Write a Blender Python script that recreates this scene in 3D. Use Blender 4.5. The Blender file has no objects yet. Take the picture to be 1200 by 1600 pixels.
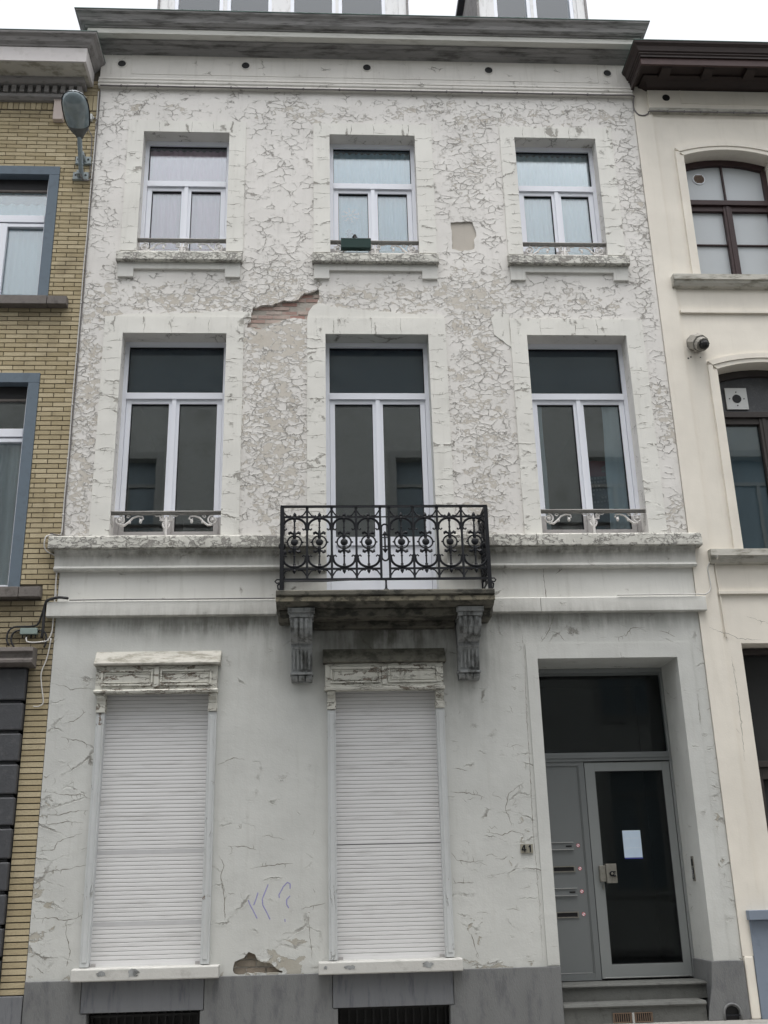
import bpy, math, random
from mathutils import Vector, Matrix
random.seed(7)
S = bpy.context.scene
COL = S.collection
R = math.radians
# ------------------------------------------------------------------ camera
CAMR = ((0.99829501, -0.05333274, -0.02372114), (-0.0041536, 0.3404537, -0.94025211), (0.05822217, 0.93874751, 0.33965171))
cd = bpy.data.cameras.new('camera'); cam = bpy.data.objects.new('camera', cd); COL.objects.link(cam)
cd.sensor_fit = 'VERTICAL'; cd.sensor_height = 36; cd.lens = 36 * 1650 / 1600; cd.clip_start = .05; cd.clip_end = 3000
r_, d_, f_ = CAMR
M = Matrix(((r_[0], -d_[0], -f_[0], 0), (r_[1], -d_[1], -f_[1], -10.0), (r_[2], -d_[2], -f_[2], 1.6), (0, 0, 0, 1)))
cam.matrix_world = M
S.camera = cam
S.render.resolution_x = 768; S.render.resolution_y = 1024
# ------------------------------------------------------------------ sky and sun (overcast)
W = bpy.data.worlds.new('World'); S.world = W; W.use_nodes = True
nt = W.node_tree; nt.nodes.clear()
sky = nt.nodes.new('ShaderNodeTexSky'); sky.sky_type = 'NISHITA'; sky.sun_disc = False
sky.sun_elevation = R(76); sky.sun_rotation = R(170); sky.air_density = 1.0; sky.dust_density = 3.0
hs = nt.nodes.new('ShaderNodeHueSaturation'); hs.inputs['Saturation'].default_value = .13
bg = nt.nodes.new('ShaderNodeBackground'); bg.inputs['Strength'].default_value = .15
wo = nt.nodes.new('ShaderNodeOutputWorld')
nt.links.new(sky.outputs[0], hs.inputs['Color']); nt.links.new(hs.outputs[0], bg.inputs[0]); nt.links.new(bg.outputs[0], wo.inputs[0])
sl = bpy.data.lights.new('sun', 'SUN'); sl.energy = .5; sl.angle = R(25); sl.color = (1, .97, .93)
so = bpy.data.objects.new('sun', sl); COL.objects.link(so); so.rotation_euler = (R(14), 0, R(-10)); so.location = (0, -5, 20)
S.view_settings.view_transform = 'Standard'; S.view_settings.look = 'None'; S.view_settings.exposure = 1.25; S.view_settings.gamma = 1
S.render.engine = 'CYCLES'
S.cycles.transparent_max_bounces = 12

# ------------------------------------------------------------------ node helper
class NT:
    def __init__(s, name):
        s.m = bpy.data.materials.new(name); s.m.use_nodes = True; s.t = s.m.node_tree; s.t.nodes.clear()
        s.out = s.n('ShaderNodeOutputMaterial'); s.b = s.n('ShaderNodeBsdfPrincipled'); s.l(s.b.outputs[0], s.out.inputs[0])
        s.geo = s.n('ShaderNodeNewGeometry').outputs['Position']
    def n(s, t, **k):
        x = s.t.nodes.new(t)
        for a, b in k.items(): setattr(x, a, b)
        return x
    def l(s, a, b): s.t.links.new(a, b)
    def set(s, inp, v):
        if isinstance(v, bpy.types.NodeSocket): s.l(v, inp)
        elif v is not None: inp.default_value = v
    def ma(s, op, a, b=None, c=None, cl=False):
        x = s.n('ShaderNodeMath', operation=op); x.use_clamp = cl
        s.set(x.inputs[0], a); s.set(x.inputs[1], b); s.set(x.inputs[2], c); return x.outputs[0]
    def vm(s, op, a, b=None):
        x = s.n('ShaderNodeVectorMath', operation=op); s.set(x.inputs[0], a); s.set(x.inputs[1], b); return x.outputs[0]
    def sc(s, v, k):
        x = s.n('ShaderNodeVectorMath', operation='SCALE'); s.set(x.inputs[0], v); x.inputs[3].default_value = k; return x.outputs[0]
    def noise(s, v, sc, det=3, rough=.55, col=False):
        x = s.n('ShaderNodeTexNoise'); s.set(x.inputs['Vector'], v); x.inputs['Scale'].default_value = sc
        x.inputs['Detail'].default_value = det; x.inputs['Roughness'].default_value = rough
        return x.outputs['Color' if col else 'Fac']
    def vor(s, v, sc, feat='DISTANCE_TO_EDGE', out='Distance'):
        x = s.n('ShaderNodeTexVoronoi', feature=feat); s.set(x.inputs['Vector'], v); x.inputs['Scale'].default_value = sc
        return x.outputs[out]
    def sm(s, v, a, b, lo=0., hi=1.):
        x = s.n('ShaderNodeMapRange', interpolation_type='SMOOTHSTEP'); s.set(x.inputs[0], v); s.set(x.inputs[1], a); s.set(x.inputs[2], b)
        s.set(x.inputs[3], lo); s.set(x.inputs[4], hi); return x.outputs[0]
    def mix(s, f, a, b, bt='MIX'):
        x = s.n('ShaderNodeMix', data_type='RGBA', blend_type=bt); s.set(x.inputs[0], f)
        for i, v in ((6, a), (7, b)):
            if isinstance(v, tuple) and len(v) == 3: v = v + (1,)
            s.set(x.inputs[i], v)
        return x.outputs[2]
    def attr(s, name):
        return s.n('ShaderNodeAttribute', attribute_name=name).outputs['Fac']
    def bump(s, h, dist, st=1.):
        x = s.n('ShaderNodeBump'); x.inputs['Strength'].default_value = st; x.inputs['Distance'].default_value = dist
        s.l(h, x.inputs['Height']); s.l(x.outputs[0], s.b.inputs['Normal'])
    def fin(s, col=None, rough=.8, spec=.3, metal=0):
        if col is not None:
            if isinstance(col, tuple): col = col + (1,) if len(col) == 3 else col
            s.set(s.b.inputs['Base Color'], col)
        s.set(s.b.inputs['Roughness'], rough); s.b.inputs['Specular IOR Level'].default_value = spec; s.b.inputs['Metallic'].default_value = metal
        return s.m

def peel_mat(name, paint, under, stretch=(1., 1., 1.75), sA=7.2, sB=15., wb=0., pb=0., soil=(.30, .28, .24), depth=.0036, dirt=0.0, kw=.024, brk=3.2, off=.50):
    t = NT(name); p = t.geo
    d1 = t.sc(t.vm('SUBTRACT', t.noise(p, 5.0, 3, col=True), (.5, .5, .5)), .10)
    d2 = t.sc(t.vm('SUBTRACT', t.noise(p, 24., 4, .75, col=True), (.5, .5, .5)), .055)
    q = t.vm('MULTIPLY', t.vm('ADD', t.vm('ADD', p, d1), d2), stretch)
    A = t.vor(q, sA); B = t.vor(q, sB); C = t.vor(q, sB * 2.1)
    w = t.ma('ADD', t.attr('wear'), wb); pl = t.ma('ADD', t.attr('peel'), pb)
    n1 = t.noise(p, 1.9, 3); n2 = t.noise(p, 5.5, 3); n3 = t.noise(p, 3.1, 4); n4 = t.noise(p, 9.0, 4, .65)
    wa = t.ma('MULTIPLY', t.ma('ADD', t.ma('SUBTRACT', w, off), t.ma('MULTIPLY', t.ma('SUBTRACT', n2, .5), brk)), kw, cl=True)
    wbn = t.ma('MULTIPLY', t.ma('ADD', t.ma('SUBTRACT', w, off + .20), t.ma('MULTIPLY', t.ma('SUBTRACT', n4, .5), brk)), kw * 1.4, cl=True)
    sx = t.n('ShaderNodeSeparateColor'); t.l(t.vor(q, sB, 'F1', 'Color'), sx.inputs[0])
    n3 = t.ma('ADD', t.ma('MULTIPLY', n3, .5), t.ma('MULTIPLY', t.noise(p, 8.0, 3), .5))
    X = t.ma('ADD', t.ma('ADD', t.ma('SUBTRACT', pl, .70), t.ma('MULTIPLY', t.ma('SUBTRACT', n3, .5), 2.6)), t.ma('MULTIPLY', t.ma('MULTIPLY', t.ma('SUBTRACT', sx.outputs[0], .5), 1.1), t.sm(pl, .1, .4)), cl=True)
    we = t.ma('MULTIPLY', X, .62)
    we = t.ma('MULTIPLY', we, t.sm(n4, .32, .62, .35, 1.3))
    pa = t.sm(A, wa, t.ma('ADD', wa, .022)); pa0 = t.sm(wa, .001, .012)
    pb_ = t.sm(B, wbn, t.ma('ADD', wbn, .05)); pb0 = t.sm(wbn, .001, .03)
    pe = t.sm(B, we, t.ma('ADD', we, .06)); pe0 = t.ma('GREATER_THAN', we, .01)
    def on(v, m): return t.ma('SUBTRACT', 1., t.ma('MULTIPLY', t.ma('SUBTRACT', 1., v), m))
    pa = on(pa, pa0); pb_ = on(pb_, pb0); pe = on(pe, pe0)
    thin = t.ma('MULTIPLY', pa, pb_)                       # 0 in a crack
    painted = t.ma('MULTIPLY', thin, pe)
    # curled rims of the flakes
    rimA = t.ma('MULTIPLY', t.sm(A, wa, t.ma('ADD', wa, .13), 1., 0.), pa0)
    rimB = t.ma('MULTIPLY', t.sm(B, wbn, t.ma('ADD', wbn, .2), 1., 0.), t.ma('MAXIMUM', pb0, 0.))
    rimE = t.ma('MULTIPLY', t.sm(B, we, t.ma('ADD', we, .22), 1., 0.), pe0)
    rim = t.ma('MAXIMUM', t.ma('MAXIMUM', rimA, rimB), rimE)
    tilt = t.vor(q, sB, 'F1', 'Color')
    h = t.ma('MULTIPLY', painted, t.ma('ADD', 1., t.ma('MULTIPLY', rim, .7)))
    h = t.ma('ADD', h, t.ma('MULTIPLY', t.noise(p, 60., 4, .6), .35))
    h = t.ma('ADD', h, t.ma('MULTIPLY', t.noise(p, 7., 3), 1.0))
    # colours
    mott = t.sm(n1, .3, .7, .94, 1.04)
    v = t.n('ShaderNodeHueSaturation'); t.set(v.inputs['Value'], mott); t.set(v.inputs['Color'], paint + (1,))
    st = t.sm(t.noise(t.vm('MULTIPLY', p, (6., 6., .55)), 3.0, 4, .6), .52, .72)
    fine = t.sm(t.noise(p, 38., 5, .7), .60, .74)
    pc = t.mix(t.ma('MULTIPLY', st, .10 + dirt), v.outputs[0], soil)
    pc = t.mix(t.ma('MULTIPLY', fine, .16 + dirt), pc, soil)
    uc = t.mix(t.noise(p, 30., 4, .7), tuple(c * .82 for c in under), tuple(min(1, c * 1.12) for c in under))
    uc = t.mix(t.sm(t.noise(p, 4., 3), .5, .7, 0., .35), uc, tuple(c * k for c, k in zip(under, (.78, .74, .68))))
    c = t.mix(pe, uc, pc)
    edge = t.ma('MULTIPLY', t.ma('SUBTRACT', 1., t.ma('ABSOLUTE', t.ma('SUBTRACT', t.ma('MULTIPLY', pe, 2.), 1.))), .14)
    c = t.mix(t.ma('MULTIPLY', edge, pe0), c, (.17, .155, .13))
    c = t.mix(t.ma('MULTIPLY', t.ma('MULTIPLY', t.ma('SUBTRACT', 1., pa), .66), pe), c, (.15, .135, .11))  # crack dirt and thin shadow put into the colour
    c = t.mix(t.ma('MULTIPLY', t.ma('MULTIPLY', t.ma('SUBTRACT', 1., pb_), .50), pe), c, (.19, .175, .15))
    g = t.attr('grime_shade'); gs = t.noise(t.vm('MULTIPLY', p, (7., 7., 1.)), 2.2, 5, .65); gn = t.noise(p, 3.2, 4, .6)
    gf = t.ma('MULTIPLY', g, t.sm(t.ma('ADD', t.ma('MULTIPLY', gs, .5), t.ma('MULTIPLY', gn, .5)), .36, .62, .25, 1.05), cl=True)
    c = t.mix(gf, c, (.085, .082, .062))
    t.bump(h, depth, 1.0)
    return t.fin(c, .78, .25)

def plain(name, col, rough=.6, var=.12, sc=8., bump=0., bsc=40., spec=.3, metal=0, dirt=None, dk=.3, stretch=(1, 1, 1), lo=.5, hi=.7):
    t = NT(name); p = t.vm('MULTIPLY', t.geo, stretch)
    n = t.noise(p, sc, 4, .6)
    c = t.mix(n, tuple(max(0, x * (1 - var)) for x in col), tuple(min(1, x * (1 + var)) for x in col))
    if dirt: c = t.mix(t.sm(t.noise(p, sc * 1.7, 5, .65), lo, hi, 0., dk), c, dirt)
    if bump: t.bump(t.noise(p, bsc, 4, .6), bump)
    return t.fin(c, rough, spec, metal)

def brick_mat(name, a, b, dirt, dk=.4):
    t = NT(name); f = t.attr('tint'); p = t.geo
    c = t.mix(f, a, b)
    c = t.mix(t.sm(t.noise(p, 55., 4, .7), .45, .75, 0., .35), c, tuple(x * .6 for x in a))
    c = t.mix(t.sm(t.noise(t.vm('MULTIPLY', p, (1.4, 1.4, .8)), 2.2, 5, .6), .5, .75, 0., dk), c, dirt)
    g = t.attr('grime_shade'); c = t.mix(t.ma('MULTIPLY', g, .75), c, (.05, .045, .04))
    t.bump(t.noise(p, 90., 4, .7), .003)
    return t.fin(c, .85, .2)

def glass_mat(name, refl=.10, rough=.0, tint=(.92, .95, .95)):
    t = NT(name); t.t.nodes.remove(t.b)
    tr = t.n('ShaderNodeBsdfTransparent'); tr.inputs[0].default_value = tint + (1,)
    gl = t.n('ShaderNodeBsdfGlossy'); gl.inputs['Roughness'].default_value = rough; gl.inputs['Color'].default_value = (.93, .97, 1, 1)
    fr = t.n('ShaderNodeFresnel'); fr.inputs[0].default_value = 1.5
    bp = t.n('ShaderNodeBump'); bp.inputs['Distance'].default_value = .0015; bp.inputs['Strength'].default_value = .35
    t.l(t.noise(t.geo, 1.6, 2), bp.inputs['Height']); t.l(bp.outputs[0], gl.inputs['Normal'])
    f = t.ma('ADD', t.ma('MULTIPLY', fr.outputs[0], 1.0), refl - .04)
    mx = t.n('ShaderNodeMixShader'); t.l(f, mx.inputs[0]); t.l(tr.outputs[0], mx.inputs[1]); t.l(gl.outputs[0], mx.inputs[2])
    t.l(mx.outputs[0], t.out.inputs[0]); return t.m

def cloth_mat(name, col, trans=.35):
    t = NT(name)
    n = t.noise(t.vm('MULTIPLY', t.geo, (14., 14., .6)), 1., 3)
    c = t.mix(n, tuple(x * .86 for x in col), col); t.fin(c, .9, .1)
    tl = t.n('ShaderNodeBsdfTranslucent'); t.l(c, tl.inputs[0])
    mx = t.n('ShaderNodeMixShader'); mx.inputs[0].default_value = trans
    t.l(t.b.outputs[0], mx.inputs[1]); t.l(tl.outputs[0], mx.inputs[2]); t.l(mx.outputs[0], t.out.inputs[0]); return t.m

PAINT = (.72, .70, .668); UNDER = (.565, .53, .475)
MT = dict(
    wall=peel_mat('peeling_wall_paint', PAINT, UNDER),
    low=peel_mat('ground_floor_paint', (.56, .565, .54), (.42, .40, .35), stretch=(.62, 1., 1.3), sA=2.6, sB=9., wb=.27, kw=.013, off=.50, brk=3.4),
    trim=peel_mat('surround_paint', (.72, .71, .665), UNDER, stretch=(.10, 1., 1.), sA=5.5, sB=11., wb=.36, pb=-.25, depth=.003, kw=.035, brk=3., off=.5),
    trimtop=peel_mat('lintel_paint', (.72, .71, .665), UNDER, stretch=(1., 1., .12), sA=3.2, sB=9., wb=.38, pb=-.1, depth=.003, kw=.03, brk=3., off=.5),
    band=peel_mat('moulding_paint', (.66, .655, .62), (.46, .44, .39), stretch=(.5, 1., 1.), sA=3., wb=.08, pb=-.06, depth=.003, dirt=.07),
    sill=peel_mat('sill_paint', (.62, .61, .56), (.30, .29, .27), sA=9., sB=20., wb=.5, pb=.42, depth=.006, dirt=.16),
    sillp=plain('dusty_sill_paint', (.50, .495, .47), .8, .08, 5., bump=.002, dirt=(.26, .25, .23), dk=.5, lo=.5, hi=.75),
    frieze=peel_mat('frieze_paint', (.66, .64, .60), (.52, .48, .43), sA=6., wb=-.18, pb=.0, depth=.003, dirt=.05),
    cornice=plain('weathered_cornice_paint', (.25, .245, .24), .85, .35, 3., bump=.004, bsc=30., dirt=(.075, .073, .068), dk=.8, stretch=(.55, 2., 5.), lo=.45, hi=.66),
    fascia=plain('cornice_fascia_paint', (.55, .545, .51), .8, .12, 3., bump=.003, dirt=(.26, .25, .22), dk=.55, stretch=(.5, 2., 4.)),
    oldwood=peel_mat('flaking_wood_paint', (.60, .59, .53), (.23, .20, .165), stretch=(.3, 1., 2.2), sA=9., sB=24., wb=.6, pb=.42, depth=.004, dirt=.18),
    post=peel_mat('post_paint', (.52, .535, .535), (.22, .17, .13), stretch=(2., 1., .22), sA=9., sB=22., wb=.45, pb=.25, depth=.003, dirt=.1),
    pvc=plain('white_window_plastic', (.78, .80, .86), .35, .03, 3., spec=.5),
    pvcd=plain('grey_window_plastic', (.40, .385, .38), .6, .12, 6., dirt=(.2, .19, .18), dk=.4),
    gasket=plain('black_gasket', (.02, .02, .022), .6),
    glass=glass_mat('window_glass', .115), glassd=glass_mat('door_glass', .02, .03), glasst=glass_mat('transom_glass', .035),
    dark=plain('dark_room', (.035, .036, .036), .9), panel=plain('slate_blue_panel', (.072, .102, .145), .6, .06, 20.),
    room=plain('room_plaster', (.22, .21, .19), .9),
    curtain_blue=cloth_mat('pale_blue_net', (.52, .80, .96), .15), curtain_pink=cloth_mat('pale_pink_net', (.98, .62, .80), .15),
    curtain_white=cloth_mat('white_net', (.68, .87, .96), .15), drape=cloth_mat('blue_grey_drape', (.78, .87, .96), .0),
    iron=plain('black_ironwork', (.006, .007, .010), .5, .25, 30., bump=.002, spec=.3), castw=plain('white_cast_iron', (.66, .64, .62), .6, .12, 25., bump=.002, bsc=60., dirt=(.22, .19, .16), dk=.5),
    railtop=plain('grey_handrail', (.30, .29, .275), .55, .15, 20., dirt=(.12, .11, .1), dk=.5),
    slab=plain('sooty_stone', (.135, .128, .105), .85, .3, 4., bump=.006, bsc=30., dirt=(.03, .03, .026), dk=.85, lo=.42, hi=.62, stretch=(1., 1., 1.6)),
    slabedge=plain('worn_slab_edge', (.26, .235, .175), .85, .25, 6., bump=.006, bsc=30., dirt=(.045, .042, .034), dk=.85, lo=.45, hi=.62),
    corbel=plain('blue_grey_corbel_stone', (.30, .31, .31), .8, .2, 5., bump=.004, bsc=40., dirt=(.05, .05, .045), dk=.8, lo=.42, hi=.66, stretch=(1.5, 1.5, .7)),
    plinth=plain('grey_plinth_render', (.165, .168, .168), .85, .14, 3., bump=.004, bsc=70., dirt=(.09, .092, .10), dk=.65, lo=.46, hi=.7, stretch=(1.8, 1., .6)),
    bluestone=plain('cellar_lintel_stone', (.155, .16, .17), .75, .12, 5., bump=.003, bsc=50., dirt=(.07, .075, .09), dk=.7, lo=.5, hi=.72, stretch=(2.2, 1, .35)),
    step=plain('step_stone', (.115, .117, .11), .7, .2, 6., bump=.004, bsc=50., dirt=(.06, .06, .055), dk=.6),
    shutter=plain('shutter_plastic', (.68, .675, .675), .6, .04, 2., dirt=(.40, .39, .38), dk=.4, stretch=(.6, 1, 6.), spec=.25),
    shutband=plain('grey_slat_band', (.50, .50, .505), .7, .1, 12.), shutgap=plain('shutter_gap', (.10, .10, .10), .8),
    zinc=plain('green_copper_edge', (.055, .10, .085), .6, .3, 8.),
    alu=plain('grey_aluminium', (.185, .197, .20), .42, .05, 5., spec=.5, metal=.25), aluL=plain('bright_aluminium', (.27, .285, .285), .4, .05, 5., spec=.5, metal=.3),
    chrome=plain('polished_slot', (.62, .63, .63), .22, .05, 8., metal=.9), steel=plain('worn_lock_steel', (.27, .26, .23), .45, .2, 20., metal=.5, dirt=(.12, .1, .08), dk=.5),
    black=plain('black_plastic', (.012, .012, .013), .5), red=plain('red_sticker', (.62, .05, .06), .5), white=plain('white_paper', (.80, .83, .88), .7, .04),
    paper=plain('blue_white_notice', (.60, .72, .86), .7, .05, 20.), bluetape=plain('blue_tape', (.06, .08, .35), .5),
    ybrick=brick_mat('yellow_glazed_brick', (.38, .315, .195), (.52, .445, .30), (.22, .18, .12), .5),
    gbrick=brick_mat('grey_brown_brick', (.20, .165, .13), (.33, .30, .25), (.30, .27, .22), .8),
    rbrick=brick_mat('red_brick', (.35, .21, .18), (.48, .41, .365), (.50, .46, .41), .9),
    mortar_d=plain('dark_mortar', (.12, .105, .085), .95, .2, 30., bump=.004), mortar_l=plain('pale_mortar', (.40, .37, .33), .95, .2, 30., bump=.006),
    bsurr=plain('blue_grey_surround', (.125, .16, .195), .7, .08, 8., dirt=(.09, .11, .13), dk=.4), bsill=plain('brown_grey_sill', (.15, .135, .125), .8, .2, 9., bump=.003, dirt=(.06, .055, .05), dk=.6),
    rustic=plain('dark_rusticated_stone', (.062, .064, .070), .55, .2, 9., bump=.003, bsc=60., dirt=(.15, .15, .15), dk=.25, spec=.45),
    bcorn=plain('pale_cornice_board', (.60, .57, .56), .7, .08, 5., dirt=(.38, .36, .33), dk=.3), bcrown=plain('sooty_cornice', (.25, .24, .235), .8, .25, 6., dirt=(.09, .085, .08), dk=.7, stretch=(.5, 1, 3.)),
    cream=peel_mat('cream_render', (.76, .715, .635), (.60, .55, .47), stretch=(.7, 1., 1.), sA=1.6, sB=5., wb=.34, pb=-.4, depth=.002, kw=.006, soil=(.50, .46, .38), dirt=.02),
    creamd=plain('grimy_cream_render', (.47, .455, .41), .85, .15, 5., bump=.003, dirt=(.20, .19, .15), dk=.8, lo=.44, hi=.66, stretch=(.6, 1, 2.)),
    maroon=plain('maroon_cornice_paint', (.034, .024, .022), .5, .2, 6., dirt=(.015, .012, .012), dk=.6, stretch=(.5, 1, 2.)), mfascia=plain('maroon_fascia', (.060, .034, .032), .5, .15, 6., dirt=(.045, .026, .025), dk=.5),
    mwood=plain('maroon_window_wood', (.046, .027, .027), .45, .2, 14., dirt=(.05, .03, .03), dk=.6), dwood=plain('dark_brown_window_wood', (.045, .038, .036), .45, .2, 14.),
    frost=plain('frosted_pane', (.47, .50, .52), .4, .06, 3., spec=.5), bluepane=plain('blue_blind', (.10, .17, .23), .4, .12, 3., stretch=(3, 1, .5)),
    bpaint=plain('slate_blue_paint', (.20, .235, .29), .7, .08, 5., dirt=(.12, .15, .19), dk=.4),
    roof=plain('slate_roof', (.07, .072, .08), .6, .2, 12.), dormer=plain('dormer_paint', (.70, .70, .70), .6, .06, 6., dirt=(.35, .34, .33), dk=.4, stretch=(2, 2, .6)),
    dpane=plain('dormer_blind', (.32, .38, .43), .6, .05, 4.),
    lampg=plain('lamp_housing', (.27, .30, .32), .5, .1, 10., spec=.5), lampd=plain('lamp_rear_cover', (.10, .105, .105), .6, .15, 10.), pole=plain('galvanised_tube', (.27, .33, .37), .45, .12, 12., metal=.3),
    lampglass=plain('dusty_lamp_bowl', (.20, .25, .27), .12, .35, 9., spec=.8), bracket=plain('lamp_bracket_paint', (.27, .31, .32), .6, .15, 20., dirt=(.12, .12, .11), dk=.5),
    cableg=plain('pale_cable_sheath', (.55, .54, .52), .6), cablek=plain('dark_cable_sheath', (.03, .03, .032), .5), cablem=plain('grey_cable_sheath', (.16, .15, .15), .6),
    boxw=plain('white_junction_box', (.62, .63, .62), .5), boxg=plain('grey_green_junction_box', (.24, .30, .28), .5), boxp=plain('pinkish_box', (.55, .47, .43), .7, .1),
    planter=plain('dark_green_plastic', (.022, .055, .048), .4, .2, 8., spec=.5), num=plain('number_tile', (.28, .265, .215), .6, .1, 20.), purple=plain('purple_marker', (.30, .29, .52), .8, .1, 30.),
    pipe=plain('beige_flue_pipe', (.31, .295, .265), .6, .15, 20., dirt=(.2, .19, .17), dk=.5), rust=plain('terracotta_vent', (.15, .105, .075), .7, .1, 30.),
    greeng=plain('green_inner_strip', (.20, .34, .31), .5), redg=plain('red_inner_strip', (.36, .09, .11), .6), figure=plain('grey_blue_ornament', (.30, .38, .50), .6),
    asphalt=plain('street_asphalt', (.055, .055, .057), .9, .25, 12., bump=.01, bsc=120.), paving=plain('concrete_paving', (.30, .29, .27), .85, .15, 3., bump=.004, dirt=(.14, .13, .12), dk=.5), kerb=plain('kerb_stone', (.22, .22, .23), .8),
    opp=plain('opposite_house_render', (.53, .53, .49), .85, .1, 1., dirt=(.25, .24, .2), dk=.4), oppsur=plain('opposite_surround', (.40, .40, .37), .8), oppglass=plain('opposite_window_pane', (.27, .32, .34), .5, .2, 5., stretch=(6, 1, .5)),
    poster=plain('dark_poster', (.055, .05, .05), .6, .1), posterred=plain('poster_red', (.26, .06, .07), .6, .1), posterline=plain('poster_lettering', (.22, .19, .19), .6),
    pebble=plain('sooty_flashing', (.15, .145, .12), .9, .3, 5., bump=.004, dirt=(.04, .04, .033), dk=.7, lo=.42, hi=.65),
)

# ------------------------------------------------------------------ wear maps (world x, z)
WB = [  # cx, cz, rx, rz, wear, peel, grime   (added, gaussian falloff; last column also holds ledge shade)
    (1.7, 9.45, .42, .55, .42, .30, 0), (1.7, 8.75, .4, .5, .22, .05, 0), (-.45, 9.1, .45, 1.1, .25, .05, 0), (-.5, 9.95, .5, .5, .1, .1, 0),
    (3.58, 9.3, .2, .8, .45, .18, 0), (3.6, 8.6, .2, .6, .3, .1, 0), (-2.4, 9.2, .22, 1.0, .35, .1, 0), (-1.9, 10.2, .7, .22, .25, .28, 0), (2.9, 10.15, .7, .28, .35, .30, 0), (1.4, 10.2, .8, .22, .2, .3, 0), (0, 10.15, .7, .22, .1, .28, 0),
    (-1.5, 7.66, .95, .22, .4, .62, 0), (.6, 7.66, .85, .2, .35, .60, 0), (2.75, 7.64, .7, .22, .4, .42, 0), (1.7, 7.7, .3, .45, .45, .42, 0), (-.45, 8.0, .35, .3, .5, .25, 0), (3.6, 7.7, .15, .5, .3, .1, 0),
    (-.48, 6.6, .35, .75, .5, .56, 0), (-.5, 7.2, .3, .2, .3, .9, 0), (-.48, 5.6, .35, .6, .5, .62, 0), (1.65, 6.7, .33, .7, .4, .45, 0), (1.7, 5.6, .33, .6, .35, .36, 0), (1.5, 5.15, .2, .25, .3, .5, 0),
    (-2.45, 6.9, .16, .8, .45, .55, 0), (-2.43, 5.5, .16, .8, .5, .55, 0), (3.6, 6.5, .12, .35, .3, .3, 0), (3.62, 5.15, .14, .2, .3, .7, 0), (3.6, 5.8, .14, .8, .25, 0, 0), (3.62, 6.08, .1, .15, .2, .6, 0),
    (1.9, 1.7, .3, .7, .30, .18, 0), (1.75, 2.1, .3, .35, .25, .22, 0), (1.3, 1.3, .14, .5, .3, .35, 0), (1.35, 3.2, .2, .5, .2, .1, 0), (-2.33, 2.9, .28, .5, .28, .08, 0), (-2.35, 1.5, .3, .9, .38, .2, 0), (-2.5, 2.0, .12, 1.2, .3, .25, 0),
    (-.85, 1.6, .18, .9, .35, .25, 0), (-.2, 1.35, .16, .4, .3, .35, 0), (-.3, 1.05, .35, .14, .3, .55, 0), (3.65, 2.2, .08, 1.1, .6, .35, 0), (3.5, 3.6, .3, .3, .25, 0, 0), (2.4, 4.0, .6, .15, .3, 0, 0), (1.9, 2.9, .1, .8, .25, 0, 0), (1.95, 3.95, .5, .2, .25, 0, 0),
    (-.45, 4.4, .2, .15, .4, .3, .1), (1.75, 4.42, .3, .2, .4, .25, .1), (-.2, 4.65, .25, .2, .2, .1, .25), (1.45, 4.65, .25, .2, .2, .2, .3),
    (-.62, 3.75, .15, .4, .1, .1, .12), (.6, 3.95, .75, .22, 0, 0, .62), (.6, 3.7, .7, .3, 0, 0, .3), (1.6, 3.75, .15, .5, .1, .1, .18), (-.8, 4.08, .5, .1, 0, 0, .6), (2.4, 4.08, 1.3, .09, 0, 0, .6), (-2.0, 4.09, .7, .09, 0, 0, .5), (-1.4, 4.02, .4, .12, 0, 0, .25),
    (-1.3, 4.78, 2.0, .035, 0, 0, .75), (2.5, 4.78, 2.0, .035, 0, 0, .75), (-1.3, 4.61, 2., .02, 0, 0, .3), (2.5, 4.61, 2., .02, 0, 0, .3), (1.35, 3.4, .15, .3, 0, 0, .25), (2.0, .98, 2.5, .05, 0, .3, .12), (-2.0, .98, .6, .05, 0, .3, .12),  # ledge moulding rows: soot plus soft under-ledge shadow put into the colour
]
def wearmap(x, z):
    if z > 4.95: w, p, g = .52, .10, 0
    elif z > 4.2: w, p, g = .18, .02, .02
    else: w, p, g = .20, .02, .02
    for cx, cz, rx, rz, a, b, c in WB:
        dx = (x - cx) / rx; dz = (z - cz) / rz; d = dx * dx + dz * dz
        if d < 6:
            e = math.exp(-d * .8); w += a * e; p += b * e; g += c * e
    return w, min(p, 1.2), g

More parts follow.
